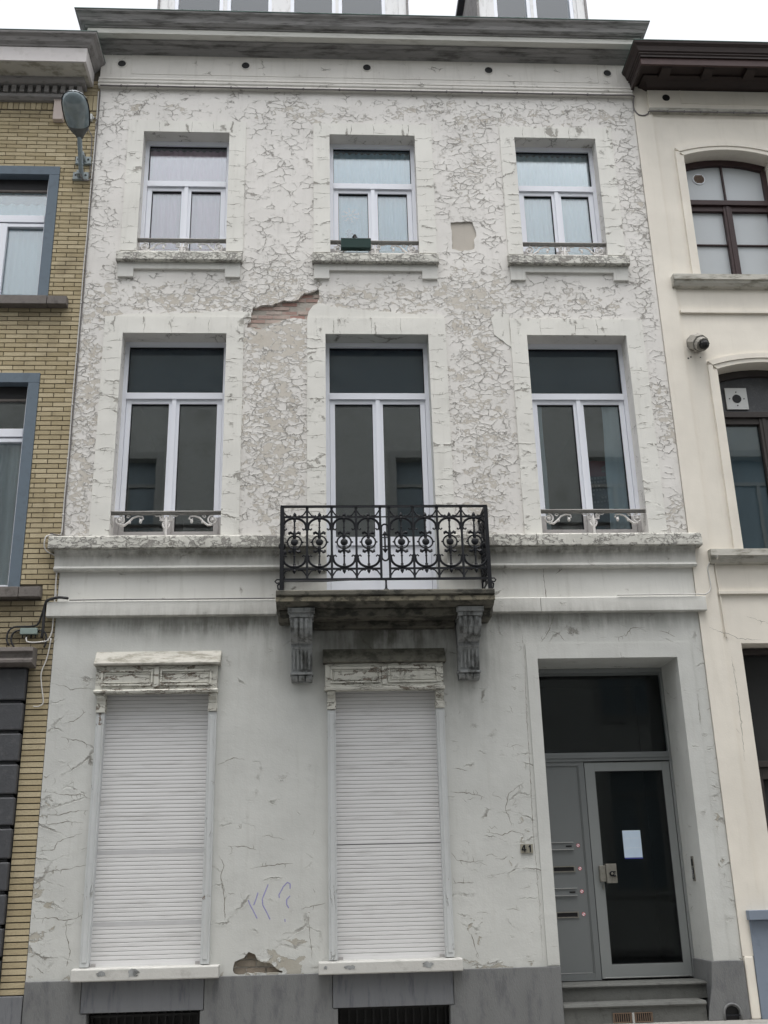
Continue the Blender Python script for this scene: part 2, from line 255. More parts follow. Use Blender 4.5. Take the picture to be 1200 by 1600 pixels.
# ------------------------------------------------------------------ mesh builder
class MB:
    def __init__(s): s.v = []; s.f = []; s.mi = []; s.mats = []; s.t = []; s.cur = 0; s.tint = 0.; s.gr = 0.
    def mat(s, m):
        if m not in s.mats: s.mats.append(m)
        s.cur = s.mats.index(m); return s
    def add(s, vs, fs):
        o = len(s.v); s.v += [tuple(v) for v in vs]; s.t += [(s.tint, s.gr)] * len(vs)
        s.f += [tuple(i + o for i in f) for f in fs]; s.mi += [s.cur] * len(fs); return s
    def box(s, x0, x1, y0, y1, z0, z1):
        if x0 > x1: x0, x1 = x1, x0
        if y0 > y1: y0, y1 = y1, y0
        if z0 > z1: z0, z1 = z1, z0
        return s.add([(x0, y0, z0), (x1, y0, z0), (x1, y1, z0), (x0, y1, z0), (x0, y0, z1), (x1, y0, z1), (x1, y1, z1), (x0, y1, z1)],
                     [(0, 3, 2, 1), (4, 5, 6, 7), (0, 1, 5, 4), (1, 2, 6, 5), (2, 3, 7, 6), (3, 0, 4, 7)])
    def tube(s, pts, r, n=6, flat=1.0, caps=True):
        pts = [Vector(p) for p in pts]; rs = r if isinstance(r, (list, tuple)) else [r] * len(pts); vs = []; fs = []
        up = None
        for i, p in enumerate(pts):
            a = pts[max(0, i - 1)]; b = pts[min(len(pts) - 1, i + 1)]; t = (b - a)
            t = t.normalized() if t.length > 1e-9 else Vector((0, 0, 1))
            ref = Vector((0, 1, 0)) if abs(t.y) < .9 else Vector((1, 0, 0))
            u = t.cross(ref).normalized(); w = u.cross(t).normalized()
            for k in range(n):
                an = 2 * math.pi * (k + .5) / n
                vs.append(p + u * math.cos(an) * rs[i] + w * math.sin(an) * rs[i] * flat)
        for i in range(len(pts) - 1):
            for k in range(n):
                k2 = (k + 1) % n; fs.append((i * n + k, i * n + k2, (i + 1) * n + k2, (i + 1) * n + k))
        if caps: fs.append(tuple(range(n))[::-1]); fs.append(tuple((len(pts) - 1) * n + k for k in range(n)))
        return s.add(vs, fs)
    def prism(s, poly, y0, y1):
        """polygon in (x,z) counter-clockwise extruded in y"""
        n = len(poly); vs = [(x, y0, z) for x, z in poly] + [(x, y1, z) for x, z in poly]
        fs = [tuple(range(n)), tuple(range(2 * n - 1, n - 1, -1))] + [(i, i + n, (i + 1) % n + n, (i + 1) % n) for i in range(n)]
        return s.add(vs, fs)
    def profx(s, prof, x0, x1, m0=0., m1=0., seg=1):
        """profile [(y,z)] extruded along x; ends mitred outward by m*(-y)"""
        n = len(prof); vs = []
        for k in range(seg + 1):
            for y, z in prof:
                a = x0 + y * m0; b = x1 - y * m1; vs.append((a + (b - a) * k / seg, y, z))
        fs = []
        for k in range(seg):
            for i in range(n): j = (i + 1) % n; fs.append((k * n + i, k * n + j, (k + 1) * n + j, (k + 1) * n + i))
        fs.append(tuple(range(n - 1, -1, -1))); fs.append(tuple(seg * n + i for i in range(n)))
        return s.add(vs, fs)
    def ret(s, prof, xl, xr, kl, kr, bd):
        """cornice returned to the wall at its ends: prof [(projection, z)]"""
        vs = []; fs = []
        for d, z in prof:
            a = xl - (d - bd) * kl; b = xr + (d - bd) * kr; vs += [(a, 0, z), (a, -d, z), (b, -d, z), (b, 0, z)]
        for i in range(len(prof) - 1):
            o = 4 * i; fs += [(o, o + 4, o + 5, o + 1), (o + 1, o + 5, o + 6, o + 2), (o + 2, o + 6, o + 7, o + 3)]
        o = 4 * (len(prof) - 1); fs += [(0, 1, 2, 3), (o + 3, o + 2, o + 1, o)]
        return s.add(vs, fs)
    def disc(s, x, z, r, y0, y1, n=20):
        return s.prism([(x + r * math.cos(2 * math.pi * k / n), z + r * math.sin(2 * math.pi * k / n)) for k in range(n)], y0, y1)
    def ball(s, c, r, n=8, m=6, sc=(1, 1, 1)):
        vs = []; fs = []
        for j in range(m + 1):
            th = math.pi * j / m
            for k in range(n):
                a = 2 * math.pi * k / n
                vs.append((c[0] + r * sc[0] * math.sin(th) * math.cos(a), c[1] + r * sc[1] * math.sin(th) * math.sin(a), c[2] + r * sc[2] * math.cos(th)))
        for j in range(m):
            for k in range(n): k2 = (k + 1) % n; fs.append((j * n + k, (j + 1) * n + k, (j + 1) * n + k2, j * n + k2))
        return s.add(vs, fs)
    def build(s, name, parent=None, mat=None, bevel=0., smooth=False, wear=False, sub=0.):
        base = Vector(parent['_base']) if parent is not None and '_base' in parent else Vector((0, 0, 0))
        if mat is not None: s.mats = [mat]; s.mi = [0] * len(s.f)
        me = bpy.data.meshes.new(name); me.from_pydata([tuple(Vector(v) - base) for v in s.v], [], s.f)
        for m in s.mats: me.materials.append(MT[m] if isinstance(m, str) else m)
        me.polygons.foreach_set('material_index', s.mi)
        if smooth: me.polygons.foreach_set('use_smooth', [True] * len(s.f))
        if wear:
            vals = [wearmap(v[0], v[2]) for v in s.v]
            for k, nm in enumerate(('wear', 'peel', 'grime_shade')):
                a = me.attributes.new(nm, 'FLOAT', 'POINT'); a.data.foreach_set('value', [q[k] for q in vals])
        elif any(t[0] or t[1] for t in s.t):
            for k, nm in enumerate(('tint', 'grime_shade')):
                a = me.attributes.new(nm, 'FLOAT', 'POINT'); a.data.foreach_set('value', [q[k] for q in s.t])
        me.validate(); me.update()
        o = bpy.data.objects.new(name, me); COL.objects.link(o)
        if parent is not None: o.parent = parent; o['_base'] = tuple(base)
        if bevel:
            b = o.modifiers.new('bevel', 'BEVEL'); b.width = bevel; b.segments = 2; b.limit_method = 'ANGLE'; b.angle_limit = R(40)
        return o
def tag(o, label, cat, group=None):
    o['label'] = label; o['category'] = cat
    if group: o['group'] = group
    return o
def thing(name, loc, label, cat, group=None):
    o = bpy.data.objects.new(name, None); COL.objects.link(o); o.location = loc; o['_base'] = tuple(loc); o.empty_display_size = .2
    return tag(o, label, cat, group)
def structure(o): o['kind'] = 'structure'; return o
def lab(o, label): o['label'] = label; return o

def inpoly(x, z, P):
    c = False; n = len(P)
    for i in range(n):
        x1, z1 = P[i]; x2, z2 = P[(i + 1) % n]
        if (z1 > z) != (z2 > z) and x < (x2 - x1) * (z - z1) / (z2 - z1) + x1: c = not c
    return c
def gridwall(mb, x0, x1, z0, z1, holes, y, step=.06):
    def lines(a, b, extra):
        L = sorted(set([a, b] + [e for e in extra if a < e < b])); out = []
        for u, v in zip(L, L[1:]):
            n = max(1, int(round((v - u) / step))); out += [u + (v - u) * k / n for k in range(n)]
        return out + [b]
    X = lines(x0, x1, [h[0] for h in holes] + [h[1] for h in holes]); Z = lines(z0, z1, [h[2] for h in holes] + [h[3] for h in holes])
    idx = {}; vs = []; fs = []
    def vi(i, j):
        if (i, j) not in idx: idx[(i, j)] = len(vs); vs.append((X[i], y, Z[j]))
        return idx[(i, j)]
    for i in range(len(X) - 1):
        xc = (X[i] + X[i + 1]) / 2
        for j in range(len(Z) - 1):
            zc = (Z[j] + Z[j + 1]) / 2
            if any(h[0] < xc < h[1] and h[2] < zc < h[3] for h in holes): continue
            fs.append((vi(i, j), vi(i + 1, j), vi(i + 1, j + 1), vi(i, j + 1)))
    mb.add(vs, fs)
def reveal(mb, h, y0, y1, bottom=True, step=.12):
    x0, x1, z0, z1 = h
    n = max(1, int((z1 - z0) / step))
    for k in range(n):
        a = z0 + (z1 - z0) * k / n; b = z0 + (z1 - z0) * (k + 1) / n
        mb.add([(x0, y0, a), (x0, y1, a), (x0, y1, b), (x0, y0, b)], [(0, 1, 2, 3)])
        mb.add([(x1, y0, a), (x1, y1, a), (x1, y1, b), (x1, y0, b)], [(3, 2, 1, 0)])
    mb.add([(x0, y0, z1), (x1, y0, z1), (x1, y1, z1), (x0, y1, z1)], [(3, 2, 1, 0)])
    if bottom: mb.add([(x0, y0, z0), (x1, y0, z0), (x1, y1, z0), (x0, y1, z0)], [(0, 1, 2, 3)])
def patchhole(mb, rect, poly, y=0., depth=.03):
    """rect of wall plane with an irregular polygon hole (poly clockwise or ccw), with torn edge walls"""
    import bmesh
    bm = bmesh.new(); x0, x1, z0, z1 = rect
    def ring(P): 
        V = [bm.verts.new((p[0], y, p[1])) for p in P]; return [bm.edges.new((V[i], V[(i + 1) % len(V)])) for i in range(len(V))]
    nx = max(2, int((x1 - x0) / .06)); nz = max(2, int((z1 - z0) / .06))
    X = [x0 + (x1 - x0) * k / nx for k in range(nx + 1)]; Z = [z0 + (z1 - z0) * k / nz for k in range(nz + 1)]
    outer = [(a, z0) for a in X[:-1]] + [(x1, b) for b in Z[:-1]] + [(a, z1) for a in X[:0:-1]] + [(x0, b) for b in Z[:0:-1]]
    E = ring(outer) + ring(poly)
    bmesh.ops.triangle_fill(bm, use_beauty=True, use_dissolve=False, edges=E, normal=(0, -1, 0))
    bm.verts.index_update()
    fs = []
    for f in bm.faces:
        c = f.calc_center_median()
        if inpoly(c.x, c.z, poly): continue
        fs.append(tuple(v.index for v in (f.verts if f.normal.y < 0 else reversed(f.verts))))
    mb.add([v.co[:] for v in bm.verts], fs); bm.free()
    n = len(poly)
    mb.add([(p[0], y, p[1]) for p in poly] + [(p[0], y + depth, p[1]) for p in poly], [(i, (i + 1) % n, (i + 1) % n + n, i + n) for i in range(n)])
def rough_poly(P, amp=.012, step=.035):
    out = []
    for i, a in enumerate(P):
        b = P[(i + 1) % len(P)]; L = math.hypot(b[0] - a[0], b[1] - a[1]); n = max(1, int(L / step))
        for k in range(n):
            t = k / n; j = amp if k else amp * .3
            out.append((a[0] + (b[0] - a[0]) * t + random.uniform(-j, j), a[1] + (b[1] - a[1]) * t + random.uniform(-j, j)))
    return out
def bricks(mb, x0, x1, z0, z1, holes, yf, dep, row=.0525, L=.22, joint=.008, grime_shade=None, jit=.002, off=0.):
    z = z0; k = 0
    while z < z1 - .01:
        zt = min(z + row - joint, z1)
        x = x0 - (L / 2 if k % 2 else 0) - off
        while x < x1:
            segs = [(max(x, x0), min(x + L - joint * .85, x1))]
            for h in holes:
                if h[2] < (z + zt) / 2 < h[3]:
                    ns = []
                    for a, b in segs:
                        if b <= h[0] or a >= h[1]: ns.append((a, b)); continue
                        if a < h[0]: ns.append((a, h[0]))
                        if b > h[1]: ns.append((h[1], b))
                    segs = ns
            for a, b in segs:
                if b - a > .012:
                    mb.tint = random.random() ** 1.3; mb.gr = grime_shade((a + b) / 2, z) if grime_shade else 0.0001
                    y = yf + random.uniform(-jit, jit); mb.box(a, b, y, y + dep, z, zt)
            x += L
        z += row; k += 1
    mb.tint = 0; mb.gr = 0

# ------------------------------------------------------------------ ground
GZ = .49
g = MB(); g.add([(-600, -600, GZ - .17), (600, -600, GZ - .17), (600, 600, GZ - .17), (-600, 600, GZ - .17)], [(0, 1, 2, 3)])
structure(g.build('road', mat='asphalt'))
g = MB(); g.box(-60, 60, -1.75, .6, GZ - .16, GZ)
structure(g.build('pavement', mat='paving', bevel=.005))
g = MB(); g.box(-60, 60, -1.90, -1.753, GZ - .165, GZ + .004)
structure(g.build('kerb', mat='kerb', bevel=.012))
g = MB(); g.box(-60, 60, -11.3, -10.6, GZ - .16, GZ - .03)
structure(g.build('far_pavement', mat='paving', bevel=.01))

# cracks: thin jagged strips, crack dirt and shadow put into their dark colour
CR = [[(-2.537, 3.523), (-2.411, 3.497), (-2.361, 3.461), (-2.274, 3.477), (-2.143, 3.464)], [(-2.396, 3.152), (-2.31, 3.168), (-2.254, 3.209), (-2.205, 3.255)], [(-2.415, 3.024), (-2.327, 3.005), (-2.221, 2.986), (-2.178, 2.956), (-2.113, 2.937)], [(-2.565, 2.54), (-2.433, 2.532), (-2.346, 2.508), (-2.186, 2.51), (-2.103, 2.464)], [(-2.543, 2.344), (-2.361, 2.335), (-2.278, 2.361), (-2.119, 2.369)], [(-2.535, 2.256), (-2.411, 2.259), (-2.3, 2.278), (-2.157, 2.259)], [(-2.56, 2.021), (-2.393, 2.039), (-2.371, 2.104), (-2.261, 2.14), (-2.162, 2.171)], [(-2.528, 1.843), (-2.406, 1.856), (-2.268, 1.869), (-2.108, 1.898)], [(-2.539, 1.469), (-2.375, 1.47), (-2.263, 1.446), (-2.181, 1.454), (-2.102, 1.494)], [(-2.236, 1.451), (-2.238, 1.331), (-2.19, 1.202), (-2.213, 1.075)], [(-0.86, 2.033), (-0.723, 2.03), (-0.608, 1.995)], [(-0.662, 1.838), (-0.492, 1.862), (-0.275, 1.873)], [(-0.938, 1.953), (-0.89, 1.87), (-0.916, 1.774), (-0.873, 1.639)], [(-0.915, 1.747), (-0.883, 1.612), (-0.866, 1.401)], [(-0.205, 1.49), (-0.092, 1.514), (0.01, 1.533)], [(-0.138, 1.435), (-0.126, 1.278), (-0.104, 1.07)], [(-0.973, 2.75), (-0.828, 2.811), (-0.728, 2.792)], [(1.165, 2.469), (1.295, 2.461), (1.413, 2.436), (1.483, 2.412)], [(1.152, 1.935), (1.207, 1.862), (1.323, 1.848), (1.44, 1.857)], [(1.157, 1.672), (1.343, 1.673)], [(1.266, 1.295), (1.307, 1.215), (1.326, 1.136), (1.355, 1.057)], [(1.837, 2.526), (1.711, 2.442), (1.672, 2.299), (1.722, 2.157)], [(1.483, 2.106), (1.629, 2.075), (1.719, 2.112), (1.836, 2.081)], [(1.198, 2.682), (1.335, 2.657)], [(1.937, 3.983), (1.948, 3.698), (1.93, 3.266), (1.925, 2.669), (1.914, 2.097), (1.926, 1.546), (1.921, 1.016)], [(2.271, 4.14), (2.208, 3.98), (2.123, 3.866)], [(2.208, 3.98), (2.282, 3.96), (2.363, 3.87)], [(2.848, 3.909), (2.963, 3.914), (3.016, 3.99), (3.164, 4.002)], [(3.301, 3.962), (3.393, 3.935), (3.454, 3.902)], [(2.209, 4.747), (2.193, 4.534), (2.204, 4.336), (2.214, 4.141), (2.208, 3.98)], [(2.399, 4.612), (2.317, 4.553)], [(1.21, 3.883), (1.171, 3.708)], [(3.57, 2.758), (3.562, 2.464), (3.567, 2.176), (3.568, 1.949)], [(-0.4, 4.295), (-0.524, 4.283), (-0.617, 4.31)], [(3.606, 3.334), (3.603, 3.119), (3.56, 2.878)]]
def fissure(m, pts, y, w, amp=.010):
    out = []
    for (a, b_), (c, d) in zip(pts, pts[1:]):
        n = max(1, int(math.hypot(c - a, d - b_) / .022))
        for k in range(n): out.append((a + (c - a) * k / n + random.uniform(-amp, amp) * (k > 0) * .6, b_ + (d - b_) * k / n + random.uniform(-amp, amp) * (k > 0) * .8))
    out.append(pts[-1]); L = len(out)
    ws = [w * random.uniform(.3, 1.25) * min(1, .25 + 1.5 * min(i, L - 1 - i) / L) for i in range(L)]
    m.tube([(x, y, z) for x, z in out], ws, 5, flat=.15)
    for i in range(1, L - 1):
        if random.random() < .10:
            x, z = out[i]; s_ = random.choice((-1, 1)); m.tube([(x, y, z), (x + random.uniform(-.015, .015), y, z + s_ * .02), (x + random.uniform(-.02, .02), y, z + s_ * random.uniform(.03, .05))], [w * .6, w * .5, .0005], 4, flat=.15)
MT['crack'] = plain('crack_dirt_shade', (.20, .185, .155), .9, .3, 20.)
def crack_surround(m, a, c, x0, x1, zt, z0, z1, yy):
    m.mat('crack')
    for so, inner in ((a, x0), (c, x1)):
        z = z0 + random.uniform(.05, .2)
        while z < z1:
            f = random.choice((.55, .8, 1.0, 1.0)); dz = random.uniform(-.02, .02)
            fissure(m, [(inner, z), (inner + (so - inner) * f * .5, z + random.uniform(-.012, .012)), (inner + (so - inner) * f, z + dz)], yy, random.uniform(.0022, .0042), .006)
            z += random.uniform(.13, .34)
    x = x0 + random.uniform(.05, .25); h = .155 if zt > 9 else .2
    while x < x1 + .05:
        fissure(m, [(x, zt - h), (x + random.uniform(-.015, .015), zt - .08), (x + random.uniform(-.02, .02), zt - .005)], yy, random.uniform(.0022, .0045), .006)
        if random.random() < .5: fissure(m, [(x, zt - .12), (x + random.uniform(.06, .16), zt - .12 + random.uniform(-.01, .01))], yy, .003, .004)
        x += random.uniform(.22, .42)

# ================================================================== WHITE HOUSE
HL, HR = -2.55, 3.71
H = thing('white_house', (.58, 0, GZ), 'tall white townhouse with cracked peeling paint and a black iron balcony', 'house')
TW = [(-2.015, -1.045), (.1, 1.085), (2.25, 3.205)]; TZ = (8.27, 9.85)
SW = [(-2.10, -1.01), (.04, 1.145), (2.214, 3.305)]; SZ = (4.985, 7.24)
SH = [(-2.045, -1.05), (.095, 1.085)]; SHZ = (1.06, 3.42)
DO = (2.07, 3.445, .49, 3.70)
holes = [(a, b) + TZ for a, b in TW] + [(SW[0][0], SW[0][1]) + SZ, (SW[1][0], SW[1][1], 4.27, 7.24), (SW[2][0], SW[2][1]) + SZ]
lowholes = [(a, b) + SHZ for a, b in SH] + [DO]
PB = [(-.74, 7.57), (-.60, 7.60), (-.53, 7.60), (-.40, 7.655), (-.25, 7.665), (-.19, 7.75), (-.08, 7.77), (-.03, 7.80), (-.02, 7.70), (-.05, 7.60), (-.10, 7.50), (-.12, 7.42), (-.30, 7.44), (-.5, 7.38), (-.66, 7.30), (-.80, 7.32), (-.755, 7.45)]
PB = rough_poly(PB); PBR = (-.82, 0.0, 7.28, 7.82)
PS = rough_poly([(1.455, 8.33), (1.455, 8.68), (1.53, 8.69), (1.70, 8.69), (1.725, 8.60), (1.735, 8.50), (1.71, 8.46), (1.70, 8.33), (1.56, 8.30)], .006); PSR = (1.42, 1.78, 8.28, 8.72)
PG = rough_poly([(-.79, 1.0), (-.78, 1.07), (-.70, 1.10), (-.655, 1.15), (-.60, 1.13), (-.56, 1.07), (-.45, 1.04), (-.36, .985), (-.37, .975), (-.78, .975)], .01); PGR = (-.82, -.30, .965, 1.19)
mb = MB(); mb.mat('wall')
gridwall(mb, HL, HR, 4.95, 10.47, [h for h in holes] + [PBR, PSR], 0.)
patchhole(mb, PBR, PB, depth=.04); patchhole(mb, PSR, PS, depth=.018)
for h in holes:
    if h[2] > 4.9: reveal(mb, h, 0, .32)
mb.mat('band')
gridwall(mb, HL, HR, 4.2, 4.95, [(SW[1][0], SW[1][1], 4.27, 4.96)], 0.)
mb.mat('low')
gridwall(mb, HL, HR, .96, 4.2, lowholes + [PGR], 0.)
patchhole(mb, PGR, PG)
reveal(mb, (SW[1][0], SW[1][1], 4.27, 7.24), 0, .32)
for h in lowholes: reveal(mb, h, 0, .55 if h is DO else .2)
mb.mat('crack')
for i, c in enumerate(CR): fissure(mb, c, -.0005, .0042 if i != 24 else .003, .008 if i != 24 else .003)
for (xa, xb, za, zb, n) in ((1.22, 1.93, 1.25, 2.5, 20), (1.22, 1.9, 2.5, 3.9, 8), (-2.5, -2.15, 1.1, 3.4, 12), (-.88, -.1, 1.2, 2.2, 6), (3.62, 3.69, 1.2, 3.2, 12)):
    for k in range(n):
        x = random.uniform(xa, xb); z = random.uniform(za, zb); L = random.uniform(.04, .17); P = [(x, z)]
        for q in range(3): x = min(max(x + random.choice((1, 1, -.3)) * L * .4, xa), xb + .02); z += random.uniform(-.03, .03); P.append((x, z))
        fissure(mb, P, -.0005, random.uniform(.0018, .0034), .008)
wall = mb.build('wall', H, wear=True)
# raw patches behind the holes
b = MB(); b.mat('rbrick'); bricks(b, -.85, .04, 7.24, 7.86, [], .032, .05, row=.052, L=.17, joint=.014, jit=.006); b.mat('mortar_l'); b.box(-.86, .034, .036, .10, 7.23, 7.87)
b.build('bare_brick_patch', H)
b = MB(); b.mat('gbrick'); bricks(b, -.84, -.28, .97, 1.21, [], .034, .05, row=.062, L=.17, joint=.014, jit=.008); b.mat('mortar_l'); b.box(-.85, -.27, .042, .10, .955, 1.22)
b.build('bare_brick_patch', H)
b = MB(); b.box(1.40, 1.80, .018, .04, 8.26, 8.74)
b.build('bare_plaster_patch', H, mat=peel_mat('bare_plaster', (.47, .435, .385), (.38, .345, .30), wb=.2, pb=.2, dirt=.1))
# side, back and roof shell, floors
b = MB(); b.mat('room')
b.box(HL + .01, HL + .2, .34, 7, GZ, 10.95); b.box(HR - .2, HR - .01, .34, 7, GZ, 10.95); b.box(HL, HR, 7, 7.2, GZ, 10.95)
for z in (.5, 4.0, 7.60, 10.6): b.box(HL + .2, HR - .2, .34, 7, z, z + .22)
b.box(-.5, -.4, .34, 7, 4.2, 7.6); b.box(1.6, 1.7, .34, 7, 4.2, 7.6); b.box(1.6, 1.7, .56, 7, .7, 4.0); b.box(-.5, -.4, .34, 7, 7.8, 10.6); b.box(1.6, 1.7, .34, 7, 7.8, 10.6)
b.build('inner_walls', H)
b = MB(); b.mat('roof')
b.profx([(-.3, 11.22), (2.6, 13.3), (4.6, 13.3), (7.2, 11.2)], HL, HR); b.build('roof', H)

# plinth
CE = [(-2.015, -1.06), (.115, 1.085)]
def ppoly(P):
    q = MB(); q.mat('plinth'); q.prism(P, -.022, .25); q.build('plinth', H, bevel=.006)
ppoly([(HL, GZ), (-2.015, GZ), (-2.015, .70), (-2.07, .70), (-2.07, .962), (HL, .962)])
ppoly([(-1.06, GZ), (.115, GZ), (.115, .682), (.07, .682), (.07, .962), (-1.03, .962), (-1.03, .70), (-1.06, .70)])
ppoly([(1.085, GZ), (2.07, GZ), (2.07, .962), (1.12, .962), (1.12, .682), (1.085, .682)])
pp = MB(); pp.mat('plinth')
pp.prism([(3.34, GZ), (3.49, GZ), (3.49, .56), (3.51, .59), (3.555, .605), (3.60, .59), (3.62, .56), (3.62, GZ), (3.715, GZ), (3.715, .968), (3.425, .968), (3.40, .75), (3.36, .6)], -.022, .0)
pp.box(3.425, 3.66, .0005, .55, GZ, .968)
pp.build('plinth', H, bevel=.006)
pp = MB(); pp.mat('bluestone'); pp.box(-2.066, -1.034, -.028, .2, .703, .960); pp.build('cellar_lintel', H, bevel=.004)
pp = MB(); pp.mat('bluestone'); pp.box(.074, 1.116, -.028, .2, .685, .960); pp.build('cellar_lintel', H, bevel=.004)
for a, c in CE:
    pp = MB(); pp.mat('black'); pp.box(a, c, .16, .2, GZ, .70)
    for k in range(14): x = a + .03 + (c - a - .06) * k / 13; pp.box(x - .008, x + .008, .10, .12, GZ, .69)
    pp.box(a, c, .09, .125, .655, .675); pp.build('cellar_grille', H)
pp = MB(); pp.mat('black'); pp.box(3.495, 3.615, -.004, -.001, GZ, .60)
pp.mat('iron'); pp.tube([(3.49, -.03, .53), (3.62, -.03, .53)], .006, 5); pp.build('boot_scraper', H)
pp = MB(); pp.mat('plinth')
pts = [(3.555 + .075 * math.cos(a), -.026, .545 + .075 * math.sin(a)) for a in [math.pi * k / 12 for k in range(13)]]
pp.tube([(3.63, -.026, GZ)] + pts + [(3.48, -.026, GZ)], .011, 6); pp.build('scraper_arch', H, smooth=True)

# horizontal mouldings
LZ = (4.812, 4.945)
def nonu(mb, prof, a, c, step=.25, m0=0, m1=0): mb.profx(prof, a, c, m0, m1, seg=max(1, int((c - a) / step)))
for a, c in ((-2.655, -.045), (1.235, 2.127), (2.133, 3.805)):
    mb = MB(); mb.mat('sill')
    nonu(mb, [(-.12, LZ[0]), (-.125, LZ[0] + .01), (-.12, LZ[1] - .012), (-.105, LZ[1]), (.02, LZ[1] + .012), (.02, LZ[0])], a, c)
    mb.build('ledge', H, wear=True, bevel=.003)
for a, c, e0, e1 in ((-2.60, -.045, 1, 0), (1.235, 3.745, 0, 1)):
    mb = MB(); mb.mat('band')
    nonu(mb, [(.02, 4.811), (-.085, 4.811), (-.075, 4.785), (-.055, 4.765), (-.045, 4.755), (-.035, 4.66), (-.05, 4.645), (-.062, 4.63), (-.05, 4.612), (.02, 4.604)], a, c)
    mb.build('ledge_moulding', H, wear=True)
for a, c in ((-2.63, -.446), (1.655, 2.13), (2.134, 3.785)):
    mb = MB(); mb.mat('band')
    nonu(mb, [(.02, 4.15), (-.055, 4.15), (-.065, 4.157), (-.065, 4.292), (-.055, 4.30), (.02, 4.306)], a, c)
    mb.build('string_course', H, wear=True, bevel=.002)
mb = MB(); mb.mat('frieze')
gridwall(mb, HL - .01, HR - .01, 10.60, 10.965, [], -.022, .1)
nonu(mb, [(.0, 10.455), (-.045, 10.458), (-.052, 10.47), (-.045, 10.49), (-.036, 10.50), (-.05, 10.515), (-.05, 10.535), (-.036, 10.548), (-.03, 10.56), (-.04, 10.57), (-.03, 10.60), (.0, 10.605)], HL - .02, HR - .0, .3)
for a, c in ((-2.44, -2.2), (3.32, 3.56)): 
    for q in ((a, a + .006), (c - .006, c)): mb.box(q[0], q[1], -.028, -.0215, 10.66, 10.93)
mb.box(-2.2, 3.32, -.026, -.0215, 10.655, 10.662); mb.box(-2.2, 3.32, -.026, -.0215, 10.925, 10.932)
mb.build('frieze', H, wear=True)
for x, z in ((-2.32, 10.80), (-.881, 10.808), (.548, 10.815), (2.003, 10.812), (3.439, 10.803)):
    v = MB(); v.mat('black'); v.disc(x, z, .046, -.0265, -.02, 20); v.mat('frieze')
    n = 22; P = [(x + .052 * math.cos(2 * math.pi * k / n), -.026, z + .052 * math.sin(2 * math.pi * k / n)) for k in range(n + 1)]
    v.tube(P, .006, 5, caps=False); v.build('frieze_vent', H, smooth=False)
# cornice
b = MB(); b.mat('cornice')
b.ret([(.405, 11.235), (.40, 11.215), (.375, 11.195), (.355, 11.16), (.345, 11.12), (.32, 11.095), (.30, 11.09), (.30, 11.075)], -2.71, 3.79, 1, 1, .30)
b.mat('fascia'); b.ret([(.285, 11.0735), (.285, 11.005)], -2.68, 3.765, 0, 0, 0)
b.mat('cornice'); b.profx([(.0, 11.003), (-.20, 11.003), (-.195, 10.985), (-.15, 10.978), (-.145, 10.99), (-.13, 10.975), (-.10, 10.962), (-.095, 10.95), (-.06, 10.945), (-.03, 10.93), (.0, 10.925)], -2.53, 3.66, .3, .2)
b.mat('zinc'); b.profx([(.0, 11.246), (-.41, 11.246), (-.41, 11.2365), (.0, 11.2365)], -2.818, 3.898)
b.build('cornice', H)

# window surrounds
def surround(rects, name='window_surround', y=-.016, low=False, cr=None):
    m = MB()
    for i, r in enumerate(rects):
        m.mat('low' if low else 'trimtop' if (r[1] - r[0]) > (r[3] - r[2]) else 'trim')
        x0, x1, z0, z1 = r; n = max(1, int((z1 - z0) / .2)); k2 = max(1, int((x1 - x0) / .2))
        gridwall(m, x0, x1, z0, z1, [], y, .15)
        m.add([(x0, y, z0), (x1, y, z0), (x1, 0, z0), (x0, 0, z0), (x0, y, z1), (x1, y, z1), (x1, 0, z1), (x0, 0, z1)], [(0, 3, 2, 1), (4, 5, 6, 7), (1, 2, 6, 5), (3, 0, 4, 7)])
    if cr: crack_surround(m, *cr, y - .0005)
    o = m.build(name, H, wear=True)
    me = o.data
    a = me.attributes['wear']; 
    for d in a.data: d.value = .15 + .35 * max(0, d.value - .5)
    a = me.attributes['peel']
    for d in a.data: d.value *= .12
    return o
for (x0, x1), (a, c) in zip(TW, ((-2.19, -.86), (-.085, 1.28), (2.08, 3.405))):
    surround([(a, x0, 8.262, 9.85), (x1, c, 8.262, 9.85), (a, c, 9.85, 10.005)], cr=(a, c, x0, x1, 10.0, 8.3, 9.82))
for (x0, x1), (a, c) in zip(SW, ((-2.295, -.83), (-.155, 1.333), (2.037, 3.495))):
    surround([(a, x0, 4.957 if a != -.155 else 4.6, 7.24), (x1, c, 4.957 if a != -.155 else 4.6, 7.24), (a, c, 7.24, 7.44)], y=-.02, cr=(a, c, x0, x1, 7.44, 5.05, 7.2))
surround([(1.96, 2.07, .97, 3.70), (3.445, 3.59, .97, 3.70), (1.96, 3.59, 3.70, 3.845)], 'door_surround', -.014, low=True)
# smooth repair plaster above the first floor lintels
m = MB(); m.mat('trimtop')
m.prism(rough_poly([(-.155, 7.442), (1.333, 7.442), (1.32, 7.475), (1.2, 7.5), (.95, 7.495), (.7, 7.52), (.4, 7.545), (.1, 7.58), (-.03, 7.625), (-.09, 7.59), (-.14, 7.51)], .005), -.009, .002)
m.prism(rough_poly([(-2.2, 7.442), (-.75, 7.442), (-.76, 7.50), (-.95, 7.515), (-1.4, 7.49), (-2.0, 7.475)], .005), -.008, .002)
m.prism(rough_poly([(1.86, 7.25), (2.035, 7.10), (2.035, 7.5), (1.9, 7.53), (1.84, 7.45)], .005), -.008, .002)
m.build('plaster_repair', H)

